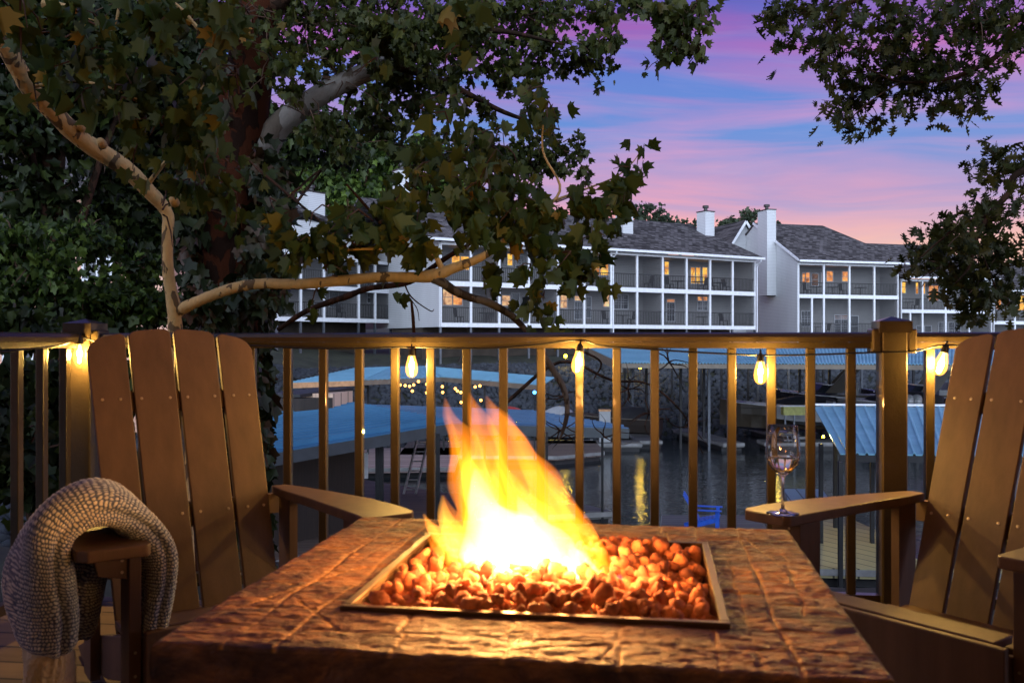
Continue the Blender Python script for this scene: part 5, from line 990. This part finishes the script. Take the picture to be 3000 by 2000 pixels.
# ================================================================== CHAIRS
LEAN, YB, ZB_ = .384, .617, .2815
def adirondack(name, label, ox, oy, yaw, arm_near):
    t = thing(name, label, 'chair', 'brown slatted lounge chairs', (ox, oy, 0)); ca, sa_ = math.cos(yaw), math.sin(yaw); m_ = M['chair']
    T = lambda x, y, z: Vector((ox + x * ca - y * sa_, oy + x * sa_ + y * ca, z))
    bk = lambda u, v, d=0: T(u, YB + v * math.sin(LEAN) + d * math.cos(LEAN), ZB_ + v * math.cos(LEAN) - d * math.sin(LEAN))
    top = lambda u: .878 - .62 * u * u - max(0, abs(u) - .235) ** 1.5 * 2.2
    for i, (u0, u1) in enumerate(((-.278, -.1575), (-.1455, -.006), (.006, .1455), (.1575, .278))):
        mb = MB(); n = 8; front, rear = [], []
        us_ = [u0 + (u1 - u0) * j / n for j in range(n + 1)]
        rnd_c = lambda u: top(u) - (.012 * (1 - math.sqrt(max(0, 1 - max(0, 1 - min(u - u0, u1 - u) / .012) ** 2))))
        bw = .93 if i in (1, 2) else .92
        pts = [(us_[0] * bw, -.13)] + [(u, rnd_c(u)) for u in us_] + [(us_[-1] * bw, -.13)]
        k = len(pts); mb.add([bk(u, v) for u, v in pts] + [bk(u, v, .022) for u, v in pts], [tuple(range(k))[::-1], tuple(range(k, 2 * k))] + [(j, (j + 1) % k, (j + 1) % k + k, j + k) for j in range(k)])
        sl = mb.build('back_slat', m_, t, bevel=.003)
        sc = ([-.2441, -.1883], [-.1219, -.0291], [.0291, .1219], [.1883, .2441])[i]; mb = MB()
        for u in sc:
            for v in (.6231, .2227): c = bk(u, v, -.0012); r_ = bk(u, v, .004); mb.tube([r_, c, bk(u, v, -.0018)], [.0052, .0052, .002], 8)
        mb.build('screws', M['screw'], sl)
    for v, hh in ((.6231, .07), (.2227, .075)):
        mb = MB(); P8 = [bk(-.262, v - hh / 2, .0235), bk(.262, v - hh / 2, .0235), bk(.262, v - hh / 2, .05), bk(-.262, v - hh / 2, .05), bk(-.262, v + hh / 2, .0235), bk(.262, v + hh / 2, .0235), bk(.262, v + hh / 2, .05), bk(-.262, v + hh / 2, .05)]; mb.hexa(P8); mb.build('back_rail', m_, t)
    AZ = .5465
    for s in (-1, 1):
        pl = [(.302, 0), (.44, -.0), (.462, .03), (.468, .12), (.455, .30), (.405, .52), (.352, .70), (.335, .735), (.285, .735), (.278, .62), (.288, .45), (.292, .20), (.290, .02)]
        pl = [(s * x, y) for x, y in pl]; pl = pl if s > 0 else pl[::-1]
        mb = MB(); mb.prism(pl, AZ - .030, AZ, T); mb.build('armrest', m_, t, bevel=.004)
        mb = MB(); mb.box(*sorted((s * .300, s * .330)), .075, .175, 0, AZ - .0305, T); mb.build('leg', m_, t, bevel=.003)
        g = [(.331, AZ - .031), (.415, AZ - .031), (.400, AZ - .085), (.331, AZ - .100)]
        mb = MB(); k = 4; mb.add([T(s * x, .085, z) for x, z in g] + [T(s * x, .12, z) for x, z in g], [(0, 1, 2, 3), (7, 6, 5, 4)] + [(j, j + 4, (j + 1) % 4 + 4, (j + 1) % 4) for j in range(4)]); mb.build('arm_bracket', m_, t, bevel=.003)
        mb = MB()
        for zz in (.20, .26, AZ - .05, AZ - .08): c0 = T(s * (.345 if zz > .4 else .3155), .0835 if zz > .4 else .0735, zz); c1 = T(s * (.345 if zz > .4 else .3155), .09 if zz > .4 else .08, zz); mb.tube([c1, c0], .004, 8)
        mb.build('screws', M['screw'], t)
        # side stringer from seat front down to the floor behind
        sp = [(.06, .298), (.62, .16), (.98, .03), (.86, .0), (.50, .06), (.06, .18)]
        mb = MB(); k = len(sp); x0, x1 = s * .268, s * .297; mb.add([T(x0, y, z) for y, z in sp] + [T(x1, y, z) for y, z in sp], [tuple(range(k)), tuple(range(k, 2 * k))[::-1]] + [(j, j + k, (j + 1) % k + k, (j + 1) % k) for j in range(k)]); mb.build('side_rail', m_, t, bevel=.003)
        mb = MB(); mb.box(*sorted((s * .298, s * .326)), .60, .70, .03, AZ - .031, T); mb.build('rear_leg', m_, t)
    for j in range(5):
        y = .065 + j * .105; z = .300 - (y - .06) * .27 - (.012 * math.sin(math.pi * j / 4)); mb = MB(); mb.box(-.262, .262, y, y + .095, z, z + .022, T); mb.build('seat_slat', m_, t, bevel=.004)
    mb = MB(); mb.box(-.30, .30, .035, .059, .15, .318, T); mb.build('front_apron', m_, t, bevel=.004)
    mb = MB(); mb.box(-.325, .325, .750, .775, AZ - .10, AZ - .032, T); mb.build('arm_crossbar', m_, t)
    return T
TL = adirondack('adirondack_chair', 'brown slatted chair on the left with a knitted throw over its armrest', -.6552, 2.4599, .6081, -1)
TR = adirondack('adirondack_chair', 'brown slatted chair on the right with a wine glass on its armrest', .9613, 2.4058, -.9268, -1)

# ================================================================== FIRE TABLE
hT = .40; zT = H - hT
cBL, cBR, cFR, cFL = [ath(*p, hT) for p in ((1052, 1512), (2328, 1550), (2600, 1996), (458, 1880))]
ctr = (cBL + cBR + cFR + cFL) / 4; ux = ((cBR - cBL).normalized() + (cFR - cFL).normalized()).normalized(); uy = Vector((-ux.y, ux.x, 0)); Wt, Dt = .945, .89
TT_ = lambda x, y, z: ctr + ux * x + uy * y + Vector((0, 0, z - zT))
loc = lambda p: ((p - ctr).dot(ux), (p - ctr).dot(uy))
pit = [loc(ath(*p, hT)) for p in ((1262, 1578), (2062, 1600), (2098, 1832), (1030, 1782))]
px0, px1 = (pit[0][0] + pit[3][0]) / 2, (pit[1][0] + pit[2][0]) / 2; py0, py1 = (pit[2][1] + pit[3][1]) / 2, (pit[0][1] + pit[1][1]) / 2
print('pit', px0, px1, py0, py1, loc(cBL), loc(cFR))
tt = thing('fire_pit_table', 'low square fire table with a rugged slate tiled top and bronze pit rim', 'table', None, Vector((ctr.x, ctr.y, 0)))
def slate():
    m_, t, b = mat('rust_brown_slate'); tcn = t.new('ShaderNodeTexCoord'); v = tcn.outputs['Object']
    mp = t.new('ShaderNodeMapping'); mp.inputs['Scale'].default_value = (.55, 1.5, 1); t.link(v, mp.inputs[0]); v2 = mp.outputs[0]
    n1 = t.noise(v2, 9, 5, .62, .8); n2 = t.noise(v2, 40, 6, .7, .5); n3 = t.noise(v, 3.2, 3, .5)
    c = t.ramp(n1, [(.28, (.045, .026, .030)), (.42, (.17, .075, .036)), (.50, (.36, .165, .06)), (.58, (.19, .09, .05)), (.72, (.42, .215, .085))])
    c = t.mix(t.math('MULTIPLY', n2, .5), c, (.045, .03, .03)); c = t.mix(1.0, c, t.ramp(t.noise(v, 7, 5, .7, .6), [(.36, (.28, .26, .30)), (.52, (1, 1, 1)), (.7, (1.25, 1.15, 1.0))]), 'MULTIPLY')
    at_ = t.new('ShaderNodeAttribute'); at_.attribute_name = 'grout'; c = t.mix(t.math('MULTIPLY', at_.outputs['Fac'], .9), c, (.48, .27, .11))
    t.link(c, b.inputs['Base Color']); t.link(t.ramp(n2, [(.3, (.42,) * 3), (.7, (.75,) * 3)]), b.inputs['Roughness'])
    bp = t.new('ShaderNodeBump'); bp.inputs['Strength'].default_value = 1; bp.inputs['Distance'].default_value = .010; t.link(t.math('ADD', n2, n3), bp.inputs['Height']); t.link(bp.outputs[0], b.inputs['Normal']); return m_
SL = slate()
# slate tiles: broken layout, each cell slightly lifted / tilted; grout between them
from mathutils import noise as mnoise
seamx = [-Wt / 2, -.375, -.29, px0 - .012, px1 + .012, .272, .355, Wt / 2]; seams = []
SEG = [[loc(ath(*q, hT)) for q in sg] for sg in ([(640, 1800), (1040, 1662)], [(1040, 1662), (1200, 1655)], [(1200, 1655), (985, 1800)], [(1110, 1582), (1250, 1568)], [(1250, 1540), (1040, 1645)], [(880, 1760), (1000, 1850)], [(700, 1700), (860, 1700)], [(780, 1880), (860, 1850)], [(1120, 1745), (1180, 1700)],
       [(2160, 1560), (2330, 1690)], [(2290, 1610), (2360, 1800)], [(2180, 1660), (2300, 1690)], [(2180, 1710), (2310, 1735)], [(2130, 1640), (2230, 1960)], [(1500, 1900), (1900, 1880)], [(1300, 1860), (1560, 1850)], [(1750, 1930), (1830, 1860)])]
def sdseg(x, y):
    d = 1
    for (a0, a1), (b0, b1) in SEG:
        ex, ey = b0 - a0, b1 - a1; t = min(1, max(0, ((x - a0) * ex + (y - a1) * ey) / (ex * ex + ey * ey))); d = min(d, math.hypot(x - a0 - t * ex, y - a1 - t * ey))
    return d
def grout(x, y):
    return max(grout0(x, y), max(0, 1 - sdseg(x + .006 * mnoise.noise(Vector((x * 20, y * 20, 3))), y + .006 * mnoise.noise(Vector((x * 20, y * 20, 8)))) / .0035))
def grout0(x, y):
    g = 0; wob = .010 * mnoise.noise(Vector((x * 6, y * 6, 1))); wo2 = .010 * mnoise.noise(Vector((x * 6, y * 6, 9)))
    fx = lambda a: abs(x + wo2 - a); fy = lambda a: abs(y + wob - a); d = 1
    for a in (-.375, -.30, .272, .36): d = min(d, fx(a))
    for a in (-.355, -.265, .335): d = min(d, fy(a))
    if x < px0 or x > px1:
        side = x > 0; cl = int((x + .47) / .075); ph = (cl * 37 % 11) / 11 * .13; q = (y + wob + ph) % .135; d = min(d, min(q, .135 - q))
    else:
        cl = int((y + .445) / .09); ph = (cl * 53 % 13) / 13 * .14; q = (x + wo2 + ph) % .15; d = min(d, min(q, .15 - q))
    return max(0, 1 - d / .0042)
def tz(x, y):
    n = mnoise.noise(Vector((x * 7, y * 16, 0))) * .0024 + mnoise.noise(Vector((x * 26, y * 52, 3))) * .0022 + abs(mnoise.noise(Vector((x * 50, y * 110, 5)))) * .0028
    return n
nxg, nyg = 300, 280; xs = np.linspace(-Wt / 2, Wt / 2, nxg); ys = np.linspace(-Dt / 2, Dt / 2, nyg); v = []; gv = []
for y in ys:
    for x in xs:
        e = max(0, 1 - min(Wt / 2 - abs(x), Dt / 2 - abs(y)) / .008); g = grout(x, y); g *= .6 + .8 * (mnoise.noise(Vector((x * 9, y * 9, 12))) > -.05)
        v.append(TT_(x, y, zT + tz(x, y) - .0022 * g - .006 * e * e)); gv.append(g)
f = []; key = {}
for j in range(nyg - 1):
    for i in range(nxg - 1):
        xc, yc = (xs[i] + xs[i + 1]) / 2, (ys[j] + ys[j + 1]) / 2
        if px0 < xc < px1 and py0 < yc < py1: continue
        a = j * nxg + i; f.append((a, a + 1, a + nxg + 1, a + nxg))
mb = MB(); mb.v = [tuple(p) for p in v]; mb.f = f; o = mb.build('slate_top', SL, tt, smooth=True)
att = o.data.attributes.new('grout', 'FLOAT', 'POINT'); att.data.foreach_set('value', gv)
# edge band of slate
mb = MB(); n = 0
ring = [(-Wt / 2, -Dt / 2), (Wt / 2, -Dt / 2), (Wt / 2, Dt / 2), (-Wt / 2, Dt / 2)]
for (ax_, ay), (bx_, by) in zip(ring, ring[1:] + ring[:1]):
    K = 60; rows = []
    for zz, dn in ((-.006, 0), (-.02, .003), (-.045, .002), (-.062, .001)):
        row = []
        for i in range(K + 1):
            x = ax_ + (bx_ - ax_) * i / K; y = ay + (by - ay) * i / K; nl = math.hypot(bx_ - ax_, by - ay); nx_, ny_ = (by - ay) / nl, -(bx_ - ax_) / nl; dd = dn + .0025 * mnoise.noise(Vector((x * 25, y * 25, zz * 60))) * (zz < -.01)
            row.append(TT_(x + nx_ * dd, y + ny_ * dd, zT + zz + (tz(x, y) if zz == -.006 else 0)))
        rows.append(row)
    base_ = len(mb.v); [mb.v.extend([tuple(p) for p in r]) for r in rows]
    for r in range(3):
        for i in range(K): a = base_ + r * (K + 1) + i; mb.f.append((a, a + K + 1, a + K + 2, a + 1))
mb.build('slate_edge', SL, tt, smooth=True)
mb = MB(); mb.box(-Wt / 2 + .012, Wt / 2 - .012, -Dt / 2 + .012, py0 - .03, zT - .075, zT - .03, TT_); mb.box(-Wt / 2 + .012, Wt / 2 - .012, py1 + .03, Dt / 2 - .012, zT - .075, zT - .03, TT_); mb.box(-Wt / 2 + .012, px0 - .03, py0 - .03, py1 + .03, zT - .075, zT - .03, TT_); mb.box(px1 + .03, Wt / 2 - .012, py0 - .03, py1 + .03, zT - .075, zT - .03, TT_); mb.build('top_frame', M['post_dark'], tt)
M['rim'] = pbr('bronze_pit_rim', (.14, .09, .05), .42, .5, var=.2, vs_=12)
mb = MB(); rw, rz = .014, zT + .008
for x0, x1, y0, y1 in ((px0 - rw, px1 + rw, py0 - rw, py0), (px0 - rw, px1 + rw, py1, py1 + rw), (px0 - rw, px0, py0, py1), (px1, px1 + rw, py0, py1)): mb.box(x0, x1, y0, y1, zT - .05, rz, TT_)
mb.build('pit_rim', M['rim'], tt, bevel=.002)
mb = MB(); mb.box(px0 - .001, px1 + .001, py0 - .001, py1 + .001, zT - .085, zT - .065, TT_); mb.build('burner_tray', M['post_dark'], tt)
mb = MB(); mb.box(-.34, .34, -.32, .32, 0, zT - .076, TT_); mb.build('base', pbr('black_brown_base', (.03, .02, .015), .6), tt, bevel=.01)
mb = MB()
for k in range(4): mb.box(-.34 + .02, .32, -.3215 , -.3205, .05 + k * .12, .14 + k * .12, TT_)
# lava rock, with faint orange emission added for the firelight on it
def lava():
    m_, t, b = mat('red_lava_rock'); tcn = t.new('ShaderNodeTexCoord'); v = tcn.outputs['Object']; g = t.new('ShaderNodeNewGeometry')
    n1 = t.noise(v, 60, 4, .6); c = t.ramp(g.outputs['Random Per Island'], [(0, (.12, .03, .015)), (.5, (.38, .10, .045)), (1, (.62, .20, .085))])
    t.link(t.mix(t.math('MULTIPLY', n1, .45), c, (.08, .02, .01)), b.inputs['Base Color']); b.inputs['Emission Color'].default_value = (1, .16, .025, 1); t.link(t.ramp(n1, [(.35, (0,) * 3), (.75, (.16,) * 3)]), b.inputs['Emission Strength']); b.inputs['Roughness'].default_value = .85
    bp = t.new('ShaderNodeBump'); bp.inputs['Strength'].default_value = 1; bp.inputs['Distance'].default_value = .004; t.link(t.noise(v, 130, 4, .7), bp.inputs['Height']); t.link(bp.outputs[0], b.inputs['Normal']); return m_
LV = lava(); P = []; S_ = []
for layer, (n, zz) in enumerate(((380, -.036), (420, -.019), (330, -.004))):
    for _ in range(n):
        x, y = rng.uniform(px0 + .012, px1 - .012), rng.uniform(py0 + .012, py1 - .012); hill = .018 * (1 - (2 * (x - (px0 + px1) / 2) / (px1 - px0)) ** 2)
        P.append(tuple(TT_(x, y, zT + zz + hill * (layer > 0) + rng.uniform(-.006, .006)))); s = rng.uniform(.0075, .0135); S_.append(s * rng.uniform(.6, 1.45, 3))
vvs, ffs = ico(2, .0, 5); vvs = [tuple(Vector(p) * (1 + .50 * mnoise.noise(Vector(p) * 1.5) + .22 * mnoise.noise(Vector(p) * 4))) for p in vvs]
scatter("lava_rocks", vvs, ffs, np.array(P), rand_rot(len(P)), np.array(S_), LV, smooth=True, kind='stuff', label='reddish lava rocks with an added firelight glow, heaped in the pit of the fire table')

# ================================================================== FIRE
def flame_mat(name, col, k):
    m_, t, b = mat(name); t.n.remove(b); e = t.new('ShaderNodeEmission'); e.inputs[0].default_value = (*col, 1); e.inputs[1].default_value = k
    t.link(e.outputs[0], t.n['Material Output'].inputs['Volume']); return m_
FO = flame_mat('orange_flame', (1, .25, .010), 66); FY = flame_mat('yellow_flame', (1, .42, .05), 62); FW = flame_mat('white_hot_flame', (1, .66, .30), 95); FB = flame_mat('blue_flame', (.15, .2, 1), 14)
fc_ = TT_((px0 + px1) / 2, (py0 + py1) / 2, zT)
tfi = thing('fire', 'tall orange and white gas flames leaning left above the lava rock', 'fire', None, Vector((fc_.x, fc_.y, zT)))
YF = fc_.y - .0
def tongue(pts, name, m_, depth=.8, yo=0, seed=0):
    """pts: (px, py, half width px) from the base to the tip"""
    r_ = random.Random(seed); ctrl = [at(a, b, YF + yo + .02 * math.sin(i + seed)) for i, (a, b, c) in enumerate(pts)]
    pp = curve_pts(ctrl, 6); ww = np.interp(np.linspace(0, len(pts) - 1, len(pp)), range(len(pts)), [c / F * YF for *_, c in pts]); mb = MB(); n = 20
    for i, p in enumerate(pp):
        d = (pp[min(i + 1, len(pp) - 1)] - pp[max(i - 1, 0)]).normalized(); sx = d.cross(Vector((0, 1, 0))).normalized(); sy = Vector((0, 1, 0)); tw_ = i * .12
        for k in range(n):
            a = 2 * math.pi * k / n; rr = ww[i] * (1 + .15 * math.sin(3 * a + tw_ * 3 + seed) + .08 * math.sin(5 * a - tw_ * 4 + seed) + .55 * mnoise.noise(Vector((p.x * 26 + seed, p.z * 15, seed * 3 + math.cos(a) * .8)))); mb.v.append(tuple(p + sx * math.cos(a) * rr + sy * math.sin(a) * min(rr * depth, .0125 + .05 * rr)))
    for i in range(len(pp) - 1):
        for k in range(n): a = i * n + k; b = i * n + (k + 1) % n; mb.f.append((a, b, b + n, a + n))
    mb.f.append(tuple(range(n))[::-1]); mb.f.append(tuple((len(pp) - 1) * n + k for k in range(n))); return mb.build(name, m_, tfi, smooth=True)
tongues = [
 ([(1540, 1720, 150), (1500, 1640, 165), (1450, 1560, 130), (1405, 1470, 80), (1372, 1380, 55), (1345, 1290, 42), (1318, 1220, 22), (1304, 1165, 3)], .45, 0),
 ([(1560, 1700, 120), (1520, 1600, 130), (1470, 1500, 100), (1440, 1400, 75), (1420, 1310, 55), (1395, 1230, 34), (1375, 1150, 3)], .45, .01),
 ([(1600, 1700, 120), (1590, 1600, 120), (1560, 1500, 90), (1525, 1400, 66), (1490, 1310, 46), (1455, 1230, 30), (1425, 1160, 4)], .4, -.01),
 ([(1680, 1700, 90), (1665, 1620, 80), (1640, 1530, 60), (1600, 1450, 52), (1560, 1370, 40), (1520, 1290, 26), (1480, 1220, 4)], .45, .02),
 ([(1740, 1690, 70), (1730, 1640, 50), (1705, 1570, 36), (1670, 1500, 28), (1620, 1420, 22), (1575, 1350, 4)], .5, -.02),
 ([(1400, 1690, 60), (1370, 1620, 70), (1335, 1550, 42), (1312, 1500, 22), (1300, 1450, 3)], .5, .02),
 ([(1390, 1640, 30), (1345, 1600, 34), (1300, 1580, 26), (1262, 1545, 16), (1240, 1505, 3)], .6, -.02),
 ([(1380, 1665, 26), (1330, 1635, 24), (1280, 1600, 18), (1245, 1560, 3)], .6, -.01),
 ([(1760, 1690, 46), (1770, 1650, 26), (1762, 1610, 14), (1745, 1570, 3)], .6, .0), ([(1810, 1700, 20), (1815, 1670, 14), (1800, 1625, 3)], .6, 0),
]
fr2 = random.Random(11)
for k in range(11):      # thin licks running up through the body of the fire
    x0 = fr2.uniform(1400, 1760); s_ = (x0 - 1400) / 360; ln = fr2.uniform(.55, 1.0) * (1 - .30 * s_); xe = 1310 + s_ * 260; y1_ = 1720 - 500 * ln; xt = x0 + (xe - x0) * ln; wd = fr2.uniform(10, 24)
    tongues.append(([(x0, 1700, wd), (x0 + (xt - x0) * .2, 1700 + (y1_ - 1700) * .3, wd * 1.2), (x0 + (xt - x0) * .55 + fr2.uniform(-14, 14), 1700 + (y1_ - 1700) * .62, wd * .8), (xt, y1_, 2)], .8, fr2.uniform(-.05, .05)))
for i, (p, dp, yo_) in enumerate(tongues): tongue(p, 'flame_tongue', FO, dp, yo_, i)
for i, (p, dp, yo_) in enumerate([
 ([(1390, 1640, 26), (1345, 1600, 28), (1300, 1580, 22), (1262, 1545, 13), (1240, 1505, 3)], .8, -.03), ([(1360, 1640, 40), (1330, 1570, 34), (1305, 1510, 20), (1296, 1450, 3)], .8, .03), ([(1470, 1560, 50), (1430, 1460, 30), (1412, 1380, 18), (1408, 1300, 3)], .8, .0),
 ([(1520, 1712, 170), (1490, 1640, 150), (1445, 1560, 110), (1405, 1470, 56), (1385, 1400, 30), (1368, 1330, 10), (1362, 1290, 2)], .4, -.01),
 ([(1640, 1705, 110), (1620, 1620, 90), (1580, 1540, 60), (1545, 1470, 30), (1515, 1410, 3)], .4, .01), ([(1700, 1700, 70), (1700, 1640, 40), (1680, 1570, 20), (1650, 1500, 3)], .5, 0)]): tongue(p, 'flame_core', FY, dp, yo_, i + 20)
for i, (p, dp, yo_) in enumerate([
 ([(1500, 1700, 120), (1500, 1640, 120), (1460, 1570, 105), (1420, 1490, 52), (1400, 1420, 26), (1392, 1370, 3)], .4, 0),
 ([(1620, 1700, 110), (1610, 1640, 100), (1570, 1560, 52), (1530, 1490, 22), (1515, 1450, 3)], .4, .01), ([(1700, 1695, 50), (1690, 1640, 30), (1670, 1590, 3)], .5, 0)]): tongue(p, 'flame_heart', FW, dp, yo_, i + 40)
for px, py in ((1420, 1725), (1655, 1740), (1735, 1750), (1810, 1720)): tongue([(px, py, 26), (px + 2, py - 18, 20), (px + 6, py - 40, 3)], 'blue_flame', FB, .8, -.06, px)
for px, py, e, r in ((1520, 1656, 30, .05), (1600, 1630, 18, .05), (1470, 1590, 12, .04), (1430, 1480, 7, .04), (1300, 1690, 2.2, .03), (1500, 1700, 2.6, .03), (1680, 1705, 2.6, .03), (1850, 1695, 2.2, .03)):
    L = bpy.data.lights.new('fire_light', 'POINT'); L.energy = e; L.color = (1, .43, .11); L.shadow_soft_size = r; lo = bpy.data.objects.new('fire_light', L); C.objects.link(lo); lo.parent = tfi; lo.location = at(px, py, YF if py < 1680 else YF - .10) - Vector((fc_.x, fc_.y, zT)); lo.location.z = max(lo.location.z, .045) if py > 1680 else lo.location.z

# ================================================================== UNSEEN HOUSE added behind the camera to block sky light and bounce firelight
tho = thing('light_shaping_house', 'unseen house wall and ceiling added behind the terrace to shape its light', 'house', None, (0, -3, 0))
mb = MB(); mb.box(-13, 13, -3.2, -3.0, -.04, 9.5); mb.build('wall', pbr('cream_bounce_wall', (.55, .46, .34), .8, var=.1), tho)
mb = MB(); mb.box(-7, 7, -3.2, 2.7, 2.752, 2.9); mb.build('shade_ceiling', pbr('cream_bounce_ceiling', (.60, .52, .40), .8, var=.1), tho)
# ================================================================== WINE GLASS
gp = Vector((.792, 2.695, .5475)); tg_ = thing('wine_glass', 'stemmed glass of white wine on the right chair armrest', 'glass', None, gp)
m_, t, b = mat('clear_glass'); b.inputs['Transmission Weight'].default_value = 1; b.inputs['Roughness'].default_value = .0; b.inputs['IOR'].default_value = 1.52; b.inputs['Base Color'].default_value = (1, 1, 1, 1); GL = m_
m_, t, b = mat('white_wine'); b.inputs['Transmission Weight'].default_value = 1; b.inputs['Roughness'].default_value = .0; b.inputs['IOR'].default_value = 1.34; b.inputs['Base Color'].default_value = (1, .97, .72, 1); WI = m_
outp = [(0, 0), (.0465, .0005), (.047, .002), (.030, .004), (.012, .008), (.0055, .016), (.0042, .04), (.0042, .085), (.0055, .105), (.012, .114), (.028, .127), (.042, .145), (.0485, .165), (.0500, .180), (.0485, .205), (.0455, .230), (.0425, .256), (.0418, .2575)]
inn = [(.0408, .2565), (.0442, .230), (.0472, .205), (.0487, .180), (.0472, .165), (.0408, .146), (.027, .1295), (.012, .1185), (0, .1165)]
mb = MB(); mb.lathe(outp + inn, gp, 40); mb.build('glass', GL, tg_, smooth=True)
mb = MB(); mb.lathe([(0, .1175), (.012, .1193), (.0268, .1303), (.0405, .1465), (.0468, .165), (.0470, .1655), (0, .1655)], gp, 40); mb.build('wine', WI, tg_, smooth=True)
# ================================================================== KNITTED THROW over the left chair's near armrest
tkn = thing('throw_blanket', 'chunky grey blue and cream knitted throw folded over the left chair armrest', 'blanket', None, TL(-.3707, .1, .0))
def knit_mat():
    m_, t, b = mat('chunky_knit'); at_ = t.new('ShaderNodeAttribute'); at_.attribute_name = 'knit'; tcn = t.new('ShaderNodeTexCoord')
    n = t.noise(tcn.outputs['Object'], 5, 3, .5); n2 = t.noise(tcn.outputs['Object'], 300, 2, .5)
    hi = t.ramp(n, [(.38, (.50, .60, .74)), (.62, (.92, .88, .80))]); c = t.mix(t.ramp(at_.outputs['Fac'], [(.30, (0,) * 3), (.72, (1,) * 3)]), (.06, .10, .22), hi)
    t.link(t.mix(t.math('MULTIPLY', n2, .4), c, (.2, .2, .2)), b.inputs['Base Color']); b.inputs['Roughness'].default_value = .95; b.inputs['Specular IOR Level'].default_value = .1; b.inputs['Sheen Weight'].default_value = .3
    return m_
def cloth(path, y0, y1, name, m_, amp=.0038, cell=.0088, ribs=False, ns=380, nr=230):
    """thick folded strip: path of (lateral offset, z, half thickness) in the chair's frame, from y0 to y1 along the arm"""
    cp = curve_pts([(a, 0, z) for a, z, h in path], 12); hh = np.interp(np.linspace(0, len(path) - 1, len(cp)), range(len(path)), [h for *_, h in path])
    cp = np.array([(p.x, p.z) for p in cp]); sl_ = np.concatenate([[0], np.cumsum(np.hypot(*np.diff(cp, axis=0).T))]); S = np.linspace(0, sl_[-1], ns)
    xs_, zs_, h_ = np.interp(S, sl_, cp[:, 0]), np.interp(S, sl_, cp[:, 1]), np.interp(S, sl_, hh); dx, dz = np.gradient(xs_), np.gradient(zs_); L_ = np.hypot(dx, dz); nx_, nz_ = -dz / L_, dx / L_
    mb = MB(); kv = []; hw = (y1 - y0) / 2; ym = (y0 + y1) / 2
    th_ = np.linspace(0, 2 * np.pi, nr, endpoint=False)
    for i in range(ns):
        end = min(1, min(S[i], S[-1] - S[i]) / .03); sc = math.sqrt(max(.02, 1 - (1 - end) ** 2)); h = h_[i] * sc; arc = 0; prev = None
        for k in range(nr):
            c_, s_ = math.cos(th_[k]), math.sin(th_[k]); a = math.copysign(abs(c_) ** .75, c_) * h; b_ = math.copysign(abs(s_) ** .5, s_) * hw * (.95 + .05 * sc)
            wv = .016 * math.sin(S[i] * 7 + b_ * 10) + .009 * math.sin(S[i] * 19 - b_ * 17)
            if prev: arc += math.hypot(a - prev[0], b_ - prev[1])
            prev = (a, b_)
            if ribs: q = .5 + .5 * math.sin(b_ * 2 * math.pi / .022 + a * 2 * math.pi / .022); kn = q
            else:
                Sp = S[i] + .005 * mnoise.noise(Vector((S[i] * 16, arc * 16, 11))) + .0025 * mnoise.noise(Vector((S[i] * 70, arc * 70, 13))); row = math.floor(Sp / cell); jj = mnoise.noise(Vector((S[i] * 22, arc * 22, 2))) * 1.8 + .5 * mnoise.noise(Vector((S[i] * 90, arc * 90, 5)))
                u = (arc / cell + .5 * (row % 2) + jj) % 1; v_ = (Sp / cell) % 1; kn = math.sin(math.pi * v_) ** .8 * abs(math.sin(math.pi * u)) ** .8
            n_ = math.hypot(a / max(h, 1e-3), b_ / hw) or 1; oa, ob = a / max(h, 1e-3) / n_, b_ / hw / n_; d = amp * (kn - .4) * (.6 + .8 * mnoise.noise(Vector((S[i] * 60, arc * 60, 4)))) + amp * .8 * mnoise.noise(Vector((S[i] * 200, arc * 240, 1))) - (.016 * math.exp(-((a + .006) / .009) ** 2) if b_ < 0 and not ribs else 0) + .007 * mnoise.noise(Vector((S[i] * 9, arc * 9, 7)))
            A = a + oa * d + wv; Bq = b_ + ob * d; mb.v.append(tuple(TL(-.3707 + xs_[i] + nx_[i] * A, ym + Bq, zs_[i] + nz_[i] * A))); kv.append(kn)
    for i in range(ns - 1):
        for k in range(nr): a = i * nr + k; b_ = i * nr + (k + 1) % nr; mb.f.append((a, b_, b_ + nr, a + nr))
    mb.f.append(tuple(range(nr))[::-1]); mb.f.append(tuple((ns - 1) * nr + k for k in range(nr)))
    o = mb.build(name, m_, tkn, smooth=True); att = o.data.attributes.new('knit', 'FLOAT', 'POINT'); att.data.foreach_set('value', kv)
KN = knit_mat()
cloth([(-.132, .285, .056), (-.138, .37, .058), (-.138, .47, .058), (-.108, .575, .057), (-.03, .625, .056), (.05, .60, .048), (.105, .53, .040), (.128, .43, .034), (.130, .34, .034), (.127, .275, .03)], .045, .34, 'knitted_throw', KN)
cloth([(-.02, .50, .05), (-.045, .42, .055), (-.05, .33, .05), (-.045, .27, .035)], .20, .36, 'inner_fold', KN, ns=110, nr=130)
cloth([(-.132, .300, .050), (-.138, .16, .056), (-.142, .02, .058)], .055, .335, 'cream_end', pbr('cream_ribbed_wool', (.62, .52, .34), .95, var=.1), ribs=True, amp=.006, ns=90, nr=170)
